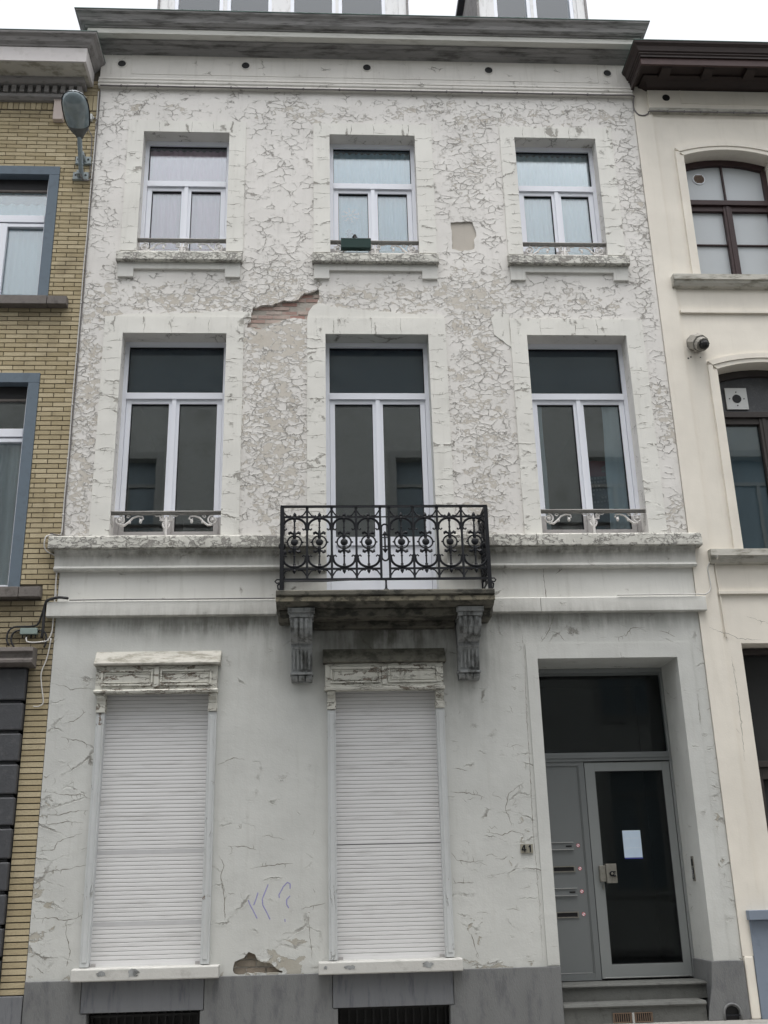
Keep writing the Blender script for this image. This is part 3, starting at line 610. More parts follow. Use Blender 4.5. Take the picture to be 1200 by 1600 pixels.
# sills and aprons of the top windows
for (a, c), fx in zip(((-2.215, -.862), (-.10, 1.29), (2.065, 3.423)), range(3)):
    m = MB(); m.mat('sill'); nonu(m, [(.01, 8.258), (-.075, 8.212), (-.083, 8.20), (-.085, 8.11), (-.075, 8.10), (.01, 8.10)], a, c, .15)
    o = m.build('window_sill', H, wear=True, bevel=.002)
    m = MB(); m.mat('band'); w = .165
    m.prism([(a + .02, 7.92), (a + .02 + w, 7.92), (a + .02 + w, 8.022), (c - .02 - w, 8.022), (c - .02 - w, 7.925), (c - .02, 7.925), (c - .02, 8.1), (a + .02, 8.1)], -.032, .01)
    m.build('sill_apron', H, bevel=.003)

# ------------------------------------------------------------------ windows
def frame_rect(m, x0, x1, z0, z1, w, y0, y1, wt=None, wb=None):
    wt = wt or w; wb = wb or w
    m.box(x0, x0 + w, y0, y1, z0, z1); m.box(x1 - w, x1, y0, y1, z0, z1)
    m.box(x0 + w, x1 - w, y0 + .0005, y1, z1 - wt, z1); m.box(x0 + w, x1 - w, y0 + .0005, y1, z0, z0 + wb)
def pane(parent, x0, x1, z0, z1, y, mat='glass', name='pane'):
    m = MB(); m.mat(mat); m.box(x0, x1, y, y + .012, z0, z1); return m.build(name, parent)
def window(x0, x1, z0, z1, Y, zt, zr=None, door=False):
    """zt = transom centre; zr = height where the frames turn grey"""
    m = MB(); m.mat('pvc'); f = .042; s = .052; g = .004
    zs = zr or z0
    top = .05
    m.box(x0, x0 + f, Y, Y + .07, zs, z1); m.box(x1 - f, x1, Y, Y + .07, zs, z1); m.box(x0 + f, x1 - f, Y + .0005, Y + .07, z1 - top, z1)
    m.box(x0 + f, x1 - f, Y - .012, Y + .07, zt - .035, zt + .035)
    xm = (x0 + x1) / 2; c = .022
    # sashes
    zb = z0 + .05
    for a, b_ in ((x0 + f + .003, xm - .003), (xm + .003, x1 - f - .003)):
        m.box(a, a + s, Y + .014, Y + .075, zs if zs > zb else zb, zt - .038); m.box(b_ - s, b_, Y + .014, Y + .075, zs if zs > zb else zb, zt - .038)
        m.box(a + s, b_ - s, Y + .0145, Y + .075, zt - .038 - s * .85, zt - .038)
        if door: m.box(a + s, b_ - s, Y + .0145, Y + .075, 4.93, 5.02); m.box(a + s, b_ - s, Y + .03, Y + .07, z0 + .08, 4.93); m.box(a + s, b_ - s, Y + .0145, Y + .075, z0 + .02, z0 + .08)
    m.box(xm - c, xm + c, Y - .004, Y + .03, zs, zt - .036)
    m.mat('gasket'); gz = .005
    gl = [(x0 + f, x1 - f, zt + .035, z1 - top)]
    for a, b_ in ((x0 + f + .003, xm - .003), (xm + .003, x1 - f - .003)): gl.append((a + s, b_ - s, 5.02 if door else zb + s, zt - .038 - s * .85))
    for a, b_, c0, c1 in gl:
        frame_rect(m, a, b_, c0, c1, gz, Y + .03, Y + .06)
    o = m.build('french_window' if door else 'window', H, bevel=.0)
    if zr:  # greyer frame pieces below the rail height
        q = MB(); q.mat('pvcd'); q.box(x0, x0 + f, Y, Y + .07, z0, zr); q.box(x1 - f, x1, Y, Y + .07, z0, zr); q.box(x0 + f, x1 - f, Y + .0005, Y + .07, z0, zb)
        for a, b_ in ((x0 + f + .003, xm - .003), (xm + .003, x1 - f - .003)):
            q.box(a, a + s, Y + .014, Y + .075, zb, zr); q.box(b_ - s, b_, Y + .014, Y + .075, zb, zr); q.box(a + s, b_ - s, Y + .0145, Y + .075, zb, zb + s)
        q.box(xm - c, xm + c, Y - .004, Y + .03, z0, zr); q.build('lower_frame', o)
    for i, (a, b_, c0, c1) in enumerate(gl): pane(o, a, b_, c0, c1, Y + .045, 'glasst' if i == 0 and z1 < 8 else 'glass')
    return o, gl
def spiral(cx, cz, r, turns, a0, sgn, y, n=18, shrink=.25):
    return [(cx + sgn * r * (1 - (1 - shrink) * k / n) * math.cos(a0 + turns * 2 * math.pi * k / n), y, cz + r * (1 - (1 - shrink) * k / n) * math.sin(a0 + turns * 2 * math.pi * k / n)) for k in range(n + 1)]
def window_rail(parent, x0, x1, z, y):
    m = MB(); m.mat('railtop'); m.box(x0 - .01, x1 + .01, y - .022, y + .022, z, z + .012); m.box(x0 - .01, x1 + .01, y - .028, y + .028, z + .012, z + .026); m.box(x0 - .01, x1 + .01, y - .012, y + .012, z - .006, z)
    m.mat('castw'); u = (x1 - x0) / 1.09
    for sg, xe in ((1, x0), (-1, x1)):
        cx = xe + sg * .085 * u; cz = z - .065
        m.tube(spiral(cx, cz, .052, 1.6, math.pi * .5, -sg, y), [.011 - .005 * k / 18 for k in range(19)], 6)
        m.ball((cx, y - .004, cz), .017)
        m.tube([(cx + sg * .0, y, cz - .05), (cx + sg * .05, y, cz - .052), (cx + sg * .09, y, cz - .02), (cx + sg * .13, y, cz + .025), (cx + sg * .18, y, cz + .045), (cx + sg * .225, y, cz + .04), (cx + sg * .235, y, cz + .015), (cx + sg * .21, y, cz + .002), (cx + sg * .198, y, cz + .018)], [.010, .012, .012, .010, .009, .009, .009, .008, .006], 6)
        m.ball((cx + sg * .208, y - .003, cz - .012), .016, sc=(1, 1, 1.4)); m.tube(spiral(cx + sg * .085, cz + .038, .02, 1.1, 0, sg, y), .006, 5)
        m.ball((cx + sg * .10, y, cz - .02), .014)
    xm = (x0 + x1) / 2
    for sg in (1, -1):
        m.tube(spiral(xm + sg * .048, z - .035, .024, 1.3, math.pi * .5, sg, y), .008, 6); m.tube([(xm + sg * .06, y, z - .018), (xm + sg * .10, y, z - .022), (xm + sg * .115, y, z - .012)], [.008, .007, .004], 5)
        m.tube([(xm + sg * .065, y, z - .062), (xm + sg * .02, y, z - .07), (xm, y, z - .062)], .009, 6)
        m.tube(spiral(xm + sg * .026, z - .098, .018, 1.2, math.pi * .5, sg, y), .007, 5); m.tube([(xm + sg * .035, y, z - .11), (xm + sg * .022, y, z - .14), (xm, y, z - .16)], [.008, .009, .009], 5)
    m.tube([(xm, y, z - .02), (xm, y, z - .10), (xm, y, z - .165), (xm, y, z - .21), (xm, y, z - .245)], [.012, .016, .014, .012, .014], 6)
    m.tube([(xm, y, z - .235), (xm, y + .16, z - .235)], .006, 5)
    return m.build('window_rail', parent, smooth=True)
topw = []
for i, (x0, x1) in enumerate(TW):
    w, gl = window(x0, x1, TZ[0], TZ[1], .155, 9.27 - .01, 8.42); topw.append(w)
    window_rail(w, x0, x1, 8.405, .03)
secw = []
for i, (x0, x1) in enumerate(SW):
    if i == 1: w, gl = window(x0, x1, 4.27, 7.24, .18, 6.595, None, True)
    else:
        w, gl = window(x0, x1, SZ[0], SZ[1], .18, 6.595, 5.235); window_rail(w, x0, x1, 5.215, .03)
    secw.append(w)
    m = MB(); m.mat('panel'); m.box(x0 + .03, x1 - .03, .29, .30, 6.56, 7.22); m.build('transom_blind', w)
for i, mt in ((0, 'redg'), (1, 'greeng'), (2, 'greeng')):  # coloured strips low behind the top floor panes
    x0, x1 = TW[i]; m = MB(); m.mat(mt); m.box(x0 + .04, x1 - .04, .236, .256, 8.30, 8.455)
    m.mat('white'); m.box(x0 + .60, x0 + .76, .232, .2355, 8.35, 8.385) if i else m.box(x0 + .14, x0 + .32, .232, .2355, 8.33, 8.35)
    m.build('inner_strip', topw[i])
def curtain(name, x0, x1, z0, z1, y, mat, label, cat='curtain', fold=.012, per=.075, group=None, lean=0.):
    nx = int((x1 - x0) / .008); vs = []; fs = []; ph = random.random() * 6
    nz = 12; top = []
    for j in range(nz + 1):
        zz = z0 + (z1 - z0) * j / nz
        for i in range(nx + 1):
            x = x0 + (x1 - x0) * i / nx; a = x / per * 2 * math.pi
            vs.append((x + lean * (1 - j / nz) + .004 * math.sin(j * .8 + i * .3), y + fold * math.sin(a + ph + .5 * math.sin(zz * 1.7 + x * 5)) + .4 * fold * math.sin(a * .43 + 1.3), zz))
    for j in range(nz):
        for i in range(nx): k = j * (nx + 1) + i; fs.append((k, k + 1, k + nx + 2, k + nx + 1))
    m = MB(); m.mat(mat); m.add(vs, fs); o = m.build(name, smooth=True); return tag(o, label, cat, group)
curtain('curtain', -2.0, -1.06, 8.46, 9.80, .262, 'curtain_pink', 'pinkish net curtain behind the top floor window nearest the brick house')
curtain('curtain', .12, 1.07, 8.46, 9.80, .262, 'curtain_blue', 'pale blue net curtain behind the top floor window above the balcony')
curtain('curtain', 2.27, 3.19, 8.46, 9.80, .262, 'curtain_white', 'plain whitish blue net curtain behind the top floor window nearest the cream house')
curtain('drape', 2.27, 2.37, 5.05, 6.55, .262, 'drape', 'narrow blue grey drape at the left edge of the first floor right window', fold=.012, per=.12, lean=.0)
curtain('drape', 3.03, 3.27, 5.05, 6.55, .262, 'drape', 'wider blue grey drape at the right edge of the first floor right window', fold=.012, per=.11, lean=-.04)
# poster leaning inside the right first floor window
P = thing('poster', (2.95, .40, 5.0), 'dark red headed poster with pale lettering behind the glass beside the wider drape', 'poster')
m = MB(); m.mat('poster'); m.box(2.80, 3.14, .36, .372, 5.35, 5.93); m.build('board', P)
m = MB(); m.mat('posterred'); m.box(2.84, 3.13, .355, .3595, 5.74, 5.92); m.build('red_header', P)
m = MB(); m.mat('posterline')
m.tube([(2.99, .352, 5.83), (3.03, .352, 5.86), (3.06, .352, 5.83), (3.03, .352, 5.80), (2.99, .352, 5.79), (3.02, .352, 5.83)], .008, 4); m.build('emblem', P)
for k, (a, c) in enumerate(((2.83, 3.10), (2.86, 3.12), (2.83, 3.0), (2.84, 3.12), (2.83, 2.93), (2.96, 3.12), (2.84, 3.06))):
    m = MB(); m.mat('posterline')
    for q in range(int((c - a) / .035)):
        x = a + q * .035; z = 5.70 - k * .045 + (x - 2.83) * .12; m.box(x, x + .024, .355, .3585, z, z + .022)
    m.build('lettering', P)
# snowflake and little figure in the middle top window
sf = MB(); sf.mat('white'); cx, cz, y = .335, 8.915, .219
for k in range(8):
    a = math.pi * k / 4 + .2; L = .085 if k % 2 else .10; sf.tube([(cx, y, cz), (cx + L * math.cos(a), y, cz + L * math.sin(a))], .0042, 4)
    for r in (.045, .075):
        p0 = (cx + r * math.cos(a), y, cz + r * math.sin(a))
        for s_ in (.5, -.5): sf.tube([p0, (p0[0] + .03 * math.cos(a + s_), y, p0[2] + .03 * math.sin(a + s_))], .0034, 4)
for k in range(8):
    a = math.pi * k / 4 + .2; b_ = a + math.pi / 4; sf.tube([(cx + .05 * math.cos(a), y, cz + .05 * math.sin(a)), (cx + .05 * math.cos(b_), y, cz + .05 * math.sin(b_))], .0034, 4)
tag(sf.build('snowflake_decoration'), 'white lacy snowflake decoration on the glass of the top floor middle window', 'decoration')
sf = MB(); sf.mat('figure'); sf.ball((.318, .222, 8.70), .026, sc=(1, .3, 1)); sf.ball((.318, .222, 8.655), .028, sc=(.9, .3, 1.2))
for s_ in (1, -1): sf.tube([(.318, .222, 8.67), (.318 + s_ * .045, .222, 8.665)], .010, 5); sf.tube([(.318, .222, 8.64), (.318 + s_ * .02, .222, 8.60)], .010, 5)
tag(sf.build('window_ornament'), 'small grey blue figure hanging on the glass below the snowflake', 'decoration')
# flower box
F = thing('flower_box', (.38, -.06, 8.262), 'dark green empty plastic flower box hooked on the top floor middle window rail', 'flower box')
m = MB(); m.mat('planter'); m.profx([(-.09, 8.275), (-.02, 8.275), (-.01, 8.365), (-.005, 8.385), (-.11, 8.385), (-.105, 8.365)], .215, .545); m.build('trough', F, bevel=.004)
m = MB(); m.mat('black'); m.tube([(.37, -.05, 8.37), (.37, -.045, 8.42), (.372, -.02, 8.47), (.375, .03, 8.49), (.38, .055, 8.455)], .009, 6); m.ball((.372, -.01, 8.478), .02); m.ball((.36, -.02, 8.46), .015); m.tube([(.34, -.02, 8.455), (.40, -.02, 8.455)], .007, 5); m.build('hook', F, smooth=True)

# ------------------------------------------------------------------ roller shutters
for i, (x0, x1) in enumerate(SH):
    m = MB(); m.mat('shutter'); z = 1.075; pitch = .0352; k = 0; vs = []
    while z < 3.42:
        zt = min(z + pitch, 3.42); gap = (i == 0 and k in (18, 9)) or (i == 1 and k in (21, 22))
        h = zt - z
        m.profx([(.0495, z + .0022), (.0485, z + .005), (.048, z + h * .5), (.0485, z + h - .004), (.0495, z + h - .001), (.056, z + h - .0005), (.056, z + .0022)], x0 - .02, x1 + .02)
        z += pitch; k += 1
    m.mat('shutgap'); m.box(x0 - .02, x1 + .02, .057, .065, 1.07, 3.42)
    m.mat('shutband' if i == 0 else 'shutgap')  # strips laid over the slats for slightly open bands
    for kk in ((26, 9) if i == 0 else (27,)): zz = 1.075 + kk * pitch; m.box(x0 - .02, x1 + .02, .0470, .05, zz + (-.004), zz + (.030 if i == 0 else .002))
    m.mat('shutter'); m.box(x0 - .019, x1 + .019, .0405, .06, 1.052, 1.080)
    sh = m.build('roller_shutter', H)
    for x in (x0 + .03, x1 - .07): m = MB(); m.mat('pvcd'); m.box(x, x + .04, .028, .045, 1.06, 1.085); m.build('shutter_stop', sh)
    # timber side posts with little caps
    for x, sg in ((x0 - .055, 1), (x1 - .02, 1)):
        m = MB(); m.mat('post'); m.box(x, x + .075, -.035, .10, 1.062, 3.235); m.box(x + .018, x + .057, -.042, -.034, 1.10, 3.2)
        m.mat('oldwood'); m.box(x - .004, x + .079, -.048, .10, 3.237, 3.315); m.profx([(-.075, 3.405), (-.07, 3.37), (-.045, 3.34), (-.042, 3.317), (.10, 3.317), (.10, 3.405)], x, x + .075)
        m.build('shutter_post', H, bevel=.004)
    # panelled box
    a, c = (x0 - .075, x1 + .055)
    m = MB(); m.mat('oldwood'); m.box(a, c, -.07, .10, 3.44, 3.665)
    m.profx([(-.095, 3.408), (-.10, 3.43), (-.08, 3.442), (-.0, 3.442), (.0, 3.408)], a - .01, c + .01)
    xm = (a + c) / 2
    for u, v in ((a + .05, xm - .035), (xm + .035, c - .05)):
        frame_rect(m, u, v, 3.475, 3.625, .016, -.084, -.069); frame_rect(m, u + .03, v - .03, 3.503, 3.597, .008, -.078, -.0695)
    m.box(xm - .022, xm + .022, -.082, -.0695, 3.46, 3.655)
    m.build('shutter_box', H, bevel=.003)
    m = MB(); m.mat('creamd' if i == 0 else 'pebble'); m.profx([(-.11, 3.667), (-.115, 3.685), (-.012, 3.815), (.01, 3.82), (.01, 3.667)], a - .02, c + .03); m.build('shutter_hood', H, bevel=.004)
for a, c in ((-2.15, -.905), (-.05, 1.20)):
    m = MB(); m.mat('sillp'); nonu(m, [(.05, 1.06), (-.095, 1.052), (-.102, 1.045), (-.105, .96), (-.098, .953), (.03, .953)], a, c, .2)
    m.mat('gasket')
    o = m.build('shutter_sill', H, bevel=.004)
    for dx, w_, h_ in ((.25, .05, .035), (.52, .06, .05)) if a < -1 else ((.06, .02, .02), (.27, .05, .03), (.95, .05, .04)):
        st = MB(); st.mat('corbel'); st.prism([(a + dx + w_ * math.cos(t * .349) * random.uniform(.45, 1.1), 1.01 + h_ * .8 * math.sin(t * .349) * random.uniform(.4, 1.1)) for t in range(18)], -.1062, -.1045)
        st.build('sill_stain', o)

# ------------------------------------------------------------------ entrance
m = MB(); m.mat('step'); m.profx([(.0, GZ), (.0, .615), (-.02, .618), (-.028, .63), (-.02, .648), (.0, .653), (.30, .655), (.30, GZ)], 2.072, 3.335)
m.build('lower_step', H)
m = MB(); m.mat('step'); m.profx([(.20, .655), (.20, .76), (.182, .763), (.176, .775), (.182, .788), (.2, .792), (.62, .795), (.62, .655)], 2.072, 3.423)
m.build('upper_step', H)
m = MB(); m.mat('iron')
for a, c in ((2.50, 2.665), (2.69, 2.85)):
    m = MB(); m.mat('black'); m.box(a, c, -.004, -.0005, GZ + .005, .572); m.mat('rust'); frame_rect(m, a, c, GZ + .005, .575, .008, -.012, -.003)
    for k in range(8): x = a + .012 + (c - a - .03) * k / 7; m.box(x, x + .007, -.010, -.004, GZ + .01, .57)
    m.build('step_vent', H)
m = MB(); m.mat('chrome'); m.box(2.668, 2.688, -.014, -.001, GZ, .575); m.build('vent_bar', H)
# frame, transom
DY = .5
m = MB(); m.mat('aluL')
m.box(2.072, 3.443, DY, DY + .06, 3.655, 3.699); m.box(2.072, 2.105, DY, DY + .06, 2.86, 3.655); m.box(3.418, 3.443, DY, DY + .06, .80, 3.655)
m.mat('alu'); m.box(2.072, 3.418, DY - .012, DY + .06, 2.775, 2.86); m.box(2.072, 3.418, DY - .022, DY - .011, 2.805, 2.845)
m.box(2.105, 3.418, DY + .02, DY + .05, 3.63, 3.655)
df = m.build('door_frame', H, bevel=.002)
pane(df, 2.105, 3.418, 2.86, 3.63, DY + .035, 'glassd', 'fanlight')
# fixed side panel with letter boxes
m = MB(); m.mat('alu'); m.box(2.072, 2.50, DY + .015, DY + .05, .80, 2.775); m.box(2.50, 2.555, DY, DY + .055, .80, 2.775); m.box(2.072, 2.13, DY + .002, DY + .015, .80, 2.775)
m.box(2.13, 2.50, DY + .002, DY + .015, .80, .86); m.box(2.13, 2.50, DY + .002, DY + .015, 2.735, 2.775); m.box(2.49, 2.4995, DY + .006, DY + .0149, .86, 2.735)
m.mat('chrome'); m.box(2.14, 2.47, DY - .001, DY + .002, .862, .868)
sp = m.build('side_panel', H, bevel=.0015)
for zc, flap in ((1.987, 1), (1.777, 0), (1.572, 1), (1.37, 0)):
    m = MB(); a, c = 2.172, 2.392
    if flap:
        m.mat('alu'); m.box(a, c, DY + .006, DY + .014, zc - .03, zc + .03); m.mat('chrome'); m.box(a, c, DY - .004, DY + .0145, zc + .028, zc + .036); m.box(a, c, DY - .004, DY + .0145, zc - .036, zc - .028)
        m.mat('black'); m.box(c - .075, c - .018, DY + .002, DY + .006, zc - .01, zc + .004)
    else:
        m.mat('black'); m.box(a + .015, c - .015, DY + .011, DY + .0148, zc - .018, zc + .018); m.mat('steel'); frame_rect(m, a, c, zc - .028, zc + .028, .010, DY + .004, DY + .0148)
    o = m.build('letter_slot', sp); o['label'] = 'letter slot with bright bars' if flap else 'open black letter slot'
    m = MB(); m.mat('red'); x = 2.438; m.disc(x, zc + .002, .017, DY + .0115, DY + .0149, 16); m.mat('white'); m.disc(x, zc + .002, .0138, DY + .0105, DY + .0114, 14)
    m.mat('red'); m.prism([(x - .012, zc + .008), (x - .008, zc + .012), (x + .012, zc - .004), (x + .008, zc - .008)], DY + .0095, DY + .0104)
    m.build('round_sticker', sp)
# door leaf
m = MB(); m.mat('aluL'); a, c = 2.562, 3.412
m.box(a, a + .10, DY + .004, DY + .05, .81, 2.765); m.box(c - .075, c, DY + .004, DY + .05, .81, 2.765); m.box(a + .10, c - .075, DY + .0045, DY + .05, 2.68, 2.765); m.box(a + .10, c - .075, DY + .0045, DY + .05, .81, .93)
m.mat('chrome'); m.box(a + .02, c - .03, DY - .004, DY + .004, .812, .822); m.mat('gasket'); frame_rect(m, a + .10, c - .075, .93, 2.68, .006, DY + .01, DY + .04); m.box(a - .004, a, DY + .008, DY + .05, .81, 2.765)
dr = m.build('front_door', H, bevel=.002)
pane(dr, a + .10, c - .075, .93, 2.68, DY + .025, 'glassd')
m = MB(); m.mat('steel'); m.box(2.615, 2.672, DY - .035, DY + .004, 1.655, 1.80); m.box(2.674, 2.775, DY - .05, DY + .004, 1.64, 1.815); m.mat('iron'); m.disc(2.725, 1.725, .024, DY - .062, DY - .05, 16); m.mat('steel'); m.disc(2.725, 1.725, .012, DY - .070, DY - .062, 12); m.mat('iron'); m.box(2.735, 2.762, DY - .066, DY - .05, 1.70, 1.712); m.box(2.735, 2.762, DY - .066, DY - .05, 1.738, 1.748)
m.build('lock', dr, bevel=.004)
m = MB(); m.mat('steel'); m.box(2.64, 2.652, DY - .004, DY + .004, 1.585, 1.625); m.build('keyhole', dr)
N = thing('paper_notice', (2.97, DY, 1.86), 'pale blue sheet of paper taped inside the dark glass of the front door', 'notice')
m = MB(); m.mat('paper'); m.box(2.882, 3.058, DY + .018, DY + .0205, 1.868, 2.118); m.mat('white')
m.box(2.90, 3.04, DY + .0168, DY + .0178, 2.045, 2.047); m.box(2.90, 3.04, DY + .0168, DY + .0178, 1.955, 1.957); m.build('sheet', N)
m = MB(); m.mat('bluetape'); m.box(2.884, 3.06, DY + .0165, DY + .021, 1.856, 1.867); m.build('tape', N)
# dim hall behind the glass
m = MB(); m.mat('dark'); m.box(2.0, 3.5, 1.7, 1.75, .8, 3.75); m.box(1.98, 2.0, .56, 1.75, .8, 3.75); m.box(3.5, 3.51, .56, 1.75, .8, 3.75); m.box(2.0, 3.5, .56, 1.7, 3.72, 3.76); m.box(2.0, 3.5, .56, 1.7, .66, .79); m.build('hall', H)
# intercom on the right jamb
m = MB(); m.mat('steel'); m.box(3.436, 3.446, .20, .26, 1.64, 1.86); m.mat('iron'); m.box(3.432, 3.437, .205, .255, 1.66, 1.76); m.mat('chrome')
for k in range(5): m.ball((3.431, .23, 1.675 + k * .018), .006)
m.mat('black'); m.disc(3.43, 1.8, .001, .2, .21); m.box(3.433, 3.4365, .21, .25, 1.775, 1.835)
m.build('intercom', H)
# house number 41
N = thing('house_number', (1.84, 0, 1.915), 'two small tan tiles with the dark digits 4 and 1 beside the entrance', 'house number')
for k, x in enumerate((1.787, 1.845)):
    m = MB(); m.mat('num'); m.box(x, x + .054, -.014, 0, 1.915, 1.992); m.mat('iron')
    if k == 0:
        m.prism([(x + .030, 1.923), (x + .041, 1.923), (x + .041, 1.984), (x + .030, 1.984)], -.018, -.014); m.prism([(x + .007, 1.938), (x + .049, 1.938), (x + .049, 1.948), (x + .007, 1.948)], -.0185, -.0142)
        m.prism([(x + .007, 1.948), (x + .017, 1.948), (x + .036, 1.984), (x + .026, 1.984)], -.0178, -.0144)
    else:
        m.prism([(x + .024, 1.923), (x + .035, 1.923), (x + .035, 1.984), (x + .024, 1.984)], -.018, -.014); m.prism([(x + .013, 1.966), (x + .019, 1.963), (x + .030, 1.984), (x + .024, 1.984)], -.0185, -.0142)
    m.build('digit_tile', N)
# faded marker scrawl
m = MB(); m.mat('purple')
for st in ([(-.668, 1.575), (-.655, 1.54), (-.62, 1.48), (-.588, 1.42)], [(-.583, 1.635), (-.60, 1.58), (-.62, 1.53)], [(-.495, 1.70), (-.52, 1.64), (-.545, 1.58), (-.54, 1.53), (-.50, 1.46), (-.475, 1.41)],
           [(-.395, 1.585), (-.40, 1.61), (-.36, 1.68), (-.325, 1.715), (-.30, 1.70), (-.30, 1.66)], [(-.30, 1.60), (-.33, 1.57), (-.33, 1.53), (-.31, 1.50)], [(-.345, 1.41), (-.342, 1.385)]):
    n = 5; pts = []
    for (a, b_), (c, d) in zip(st, st[1:]):
        for k in range(n): pts.append((a + (c - a) * k / n, -.001, b_ + (d - b_) * k / n))
    pts.append((st[-1][0], -.001, st[-1][1]))
    m.tube(pts, [.0045 + .0015 * random.random() for _ in pts], 5, flat=.12)
m.build('marker_scrawl', H)

# ------------------------------------------------------------------ balcony
BX0, BX1 = -.434, 1.612
m = MB(); m.mat('slab')
m.profx([(.02, 4.272), (-.49, 4.272), (-.50, 4.262), (-.498, 4.225), (-.485, 4.218)] + [(-.47, 4.213), (-.465, 4.17), (-.44, 4.155), (-.39, 4.135), (-.33, 4.13), (.02, 4.13)], BX0 + .0, BX1, 0.0, 0.0)
m.mat('slabedge'); m.box(BX0 - .003, BX1 + .003, -.478, -.46, 4.168, 4.212)
sl_ = m.build('balcony', H, bevel=.003)
m = MB(); m.mat('slab'); m.box(-.09, 1.27, -.34, .0, 4.06, 4.129); m.box(-.09, 1.27, -.12, -.0, 4.0, 4.06); m.build('balcony_beam', sl_, bevel=.006)
for x0, x1 in ((BX0, -.31), (1.50, BX1)): m = MB(); m.mat('slab'); m.box(x0 + .01, x1, -.30, 0, 4.05, 4.129); m.build('slab_end_block', sl_, bevel=.02)
for x0, x1 in ((-.302, -.10), (1.285, 1.492)):
    m = MB(); m.mat('corbel')
    m.box(x0 - .025, x1 + .025, -.40, 0, 4.085, 4.128); m.box(x0 - .012, x1 + .012, -.375, 0, 4.045, 4.085)
    prof = [(.0, 4.045), (-.35, 4.045), (-.352, 4.0), (-.345, 3.95), (-.31, 3.90), (-.26, 3.87), (-.20, 3.855), (-.165, 3.845), (-.15, 3.83), (-.15, 3.815), (0, 3.815)]
    m.profx(prof, x0, x1)
    for k in range(3):
        xa = x0 + .035 + k * (x1 - x0 - .07 - .032) / 2; pr = [(y - .014 if y < -.1 else y, z - .004) for y, z in prof[1:8]]
        m.profx(pr + [(-.12, 3.86), (-.2, 4.0), (-.3, 4.04)], xa, xa + .032)
    m.profx([(.0, 3.813), (-.165, 3.813), (-.165, 3.795), (-.15, 3.785), (-.125, 3.70), (-.105, 3.60), (-.10, 3.575), (.0, 3.575)], x0 + .003, x1 - .003)
    for k in range(5):
        xa = x0 + .022 + k * (x1 - x0 - .044 - .018) / 4; m.profx([(-.155, 3.775), (-.115, 3.60), (-.09, 3.60), (-.13, 3.775)], xa, xa + .018)
    m.box(x0 - .006, x1 + .006, -.125, 0, 3.553, 3.574)
    w_ = (x1 - x0) / 3
    for k in range(3): m.profx([(.0, 3.55), (-.105, 3.55), (-.11, 3.535), (-.095, 3.512), (-.07, 3.50), (0, 3.50)], x0 + k * w_ + .004, x0 + (k + 1) * w_ - .004)
    m.box(x0 + .004, x1 - .004, -.06, 0, 3.495, 3.552)
    m.build('corbel', sl_, bevel=.003)
# railing
RY = -.452; ZT, Z2, Z3, ZB = 5.108, 5.005, 4.487, 4.385
def post(m, x, y, z0, z1, r=.008):
    m.tube([(x, y, z0), (x, y, z1)], r, 6)
def bay(m, P, w):
    """P(u, z) -> 3D point; u from 0 to w across one bay"""
    c = w / 2; T = lambda pts, r, n=5: m.tube([P(*p) for p in pts], [q * 1.35 for q in r] if isinstance(r, list) else r * 1.35, n)
    rr = w / 2 - .012
    for s_, zc, top in ((1, 4.905, 1), (-1, 4.592, 0)):
        pts = [(c + rr * math.cos(a), zc + s_ * (.088) * math.sin(a)) for a in [math.pi * k / 14 for k in range(15)]]
        T(pts, .009)
        for q in (1, -1):   # curled ends
            xe = c + q * rr; T([(xe, zc), (xe - q * .006, zc - s_ * .022), (xe - q * .022, zc - s_ * .03), (xe - q * .03, zc - s_ * .018)], .006, 5); m.ball(P(xe - q * .030, zc - s_ * .02), .008, 6, 4)
        m.ball(P(c, zc + s_ * .085), .020, 6, 5); m.ball(P(c, zc + s_ * .062), .015, 6, 4)
        for q in (1, -1): m.ball(P(c + q * .03, zc + s_ * .085), .012, 6, 4)
    # central spindle with ring and boss
    T([(c, ZT - .075), (c, 4.83)], .0065); T([(c, 4.66), (c, Z3 - .02)], .0065)
    T([(c, 4.87), (c, 4.815), (c, 4.79)], [.008, .014, .012]); T([(c, 4.71), (c, 4.685), (c, 4.635)], [.012, .014, .008])
    for z in (4.90, 4.615): m.ball(P(c, z), .012, 6, 4)
    zc = 4.752
    T([(c + .066 * math.cos(a), zc + .064 * math.sin(a)) for a in [2 * math.pi * k / 22 for k in range(23)]], .0062)
    m.ball(P(c, zc), .036, 10, 6, (1, .45, 1))
    for q in (1, -1):
        m.ball(P(c + q * .078, zc), .009, 6, 4); T([(c + q * .066, zc), (c + q * .085, zc)], .004, 4)
        for s_, z in ((1, 4.828), (-1, 4.676)):   # leaf curls
            T([(c, z), (c + q * .022, z + s_ * .012), (c + q * .038, z + s_ * .022), (c + q * .050, z + s_ * .016), (c + q * .052, z + s_ * .0)], [.006, .008, .011, .011, .006], 5)
    # finials past the inner rails
    T([(c, Z2), (c, Z2 + .018), (c, Z2 + .030), (c, Z2 + .048)], [.006, .014, .011, .002]); T([(c, Z3), (c, Z3 - .018), (c, Z3 - .030), (c, Z3 - .048)], [.006, .014, .011, .002])
    for q in (1, -1):
        xe = c + q * (w / 2)
        T([(xe - q * .004, ZT - .03), (xe - q * .018, ZT - .055), (xe - q * .04, Z2 + .018), (xe - q * .07, Z2 + .008), (xe - q * .078, Z2 + .018)], .0052, 5); m.ball(P(xe - q * .078, Z2 + .014), .008, 6, 4)
        T([(xe - q * .004, ZB + .03), (xe - q * .018, ZB + .055), (xe - q * .04, Z3 - .018), (xe - q * .07, Z3 - .008), (xe - q * .078, Z3 - .018)], .0052, 5); m.ball(P(xe - q * .078, Z3 - .014), .008, 6, 4)
fx = [-.385, -.146, .088, .322, .553, .637, .868, 1.102, 1.336, 1.578]
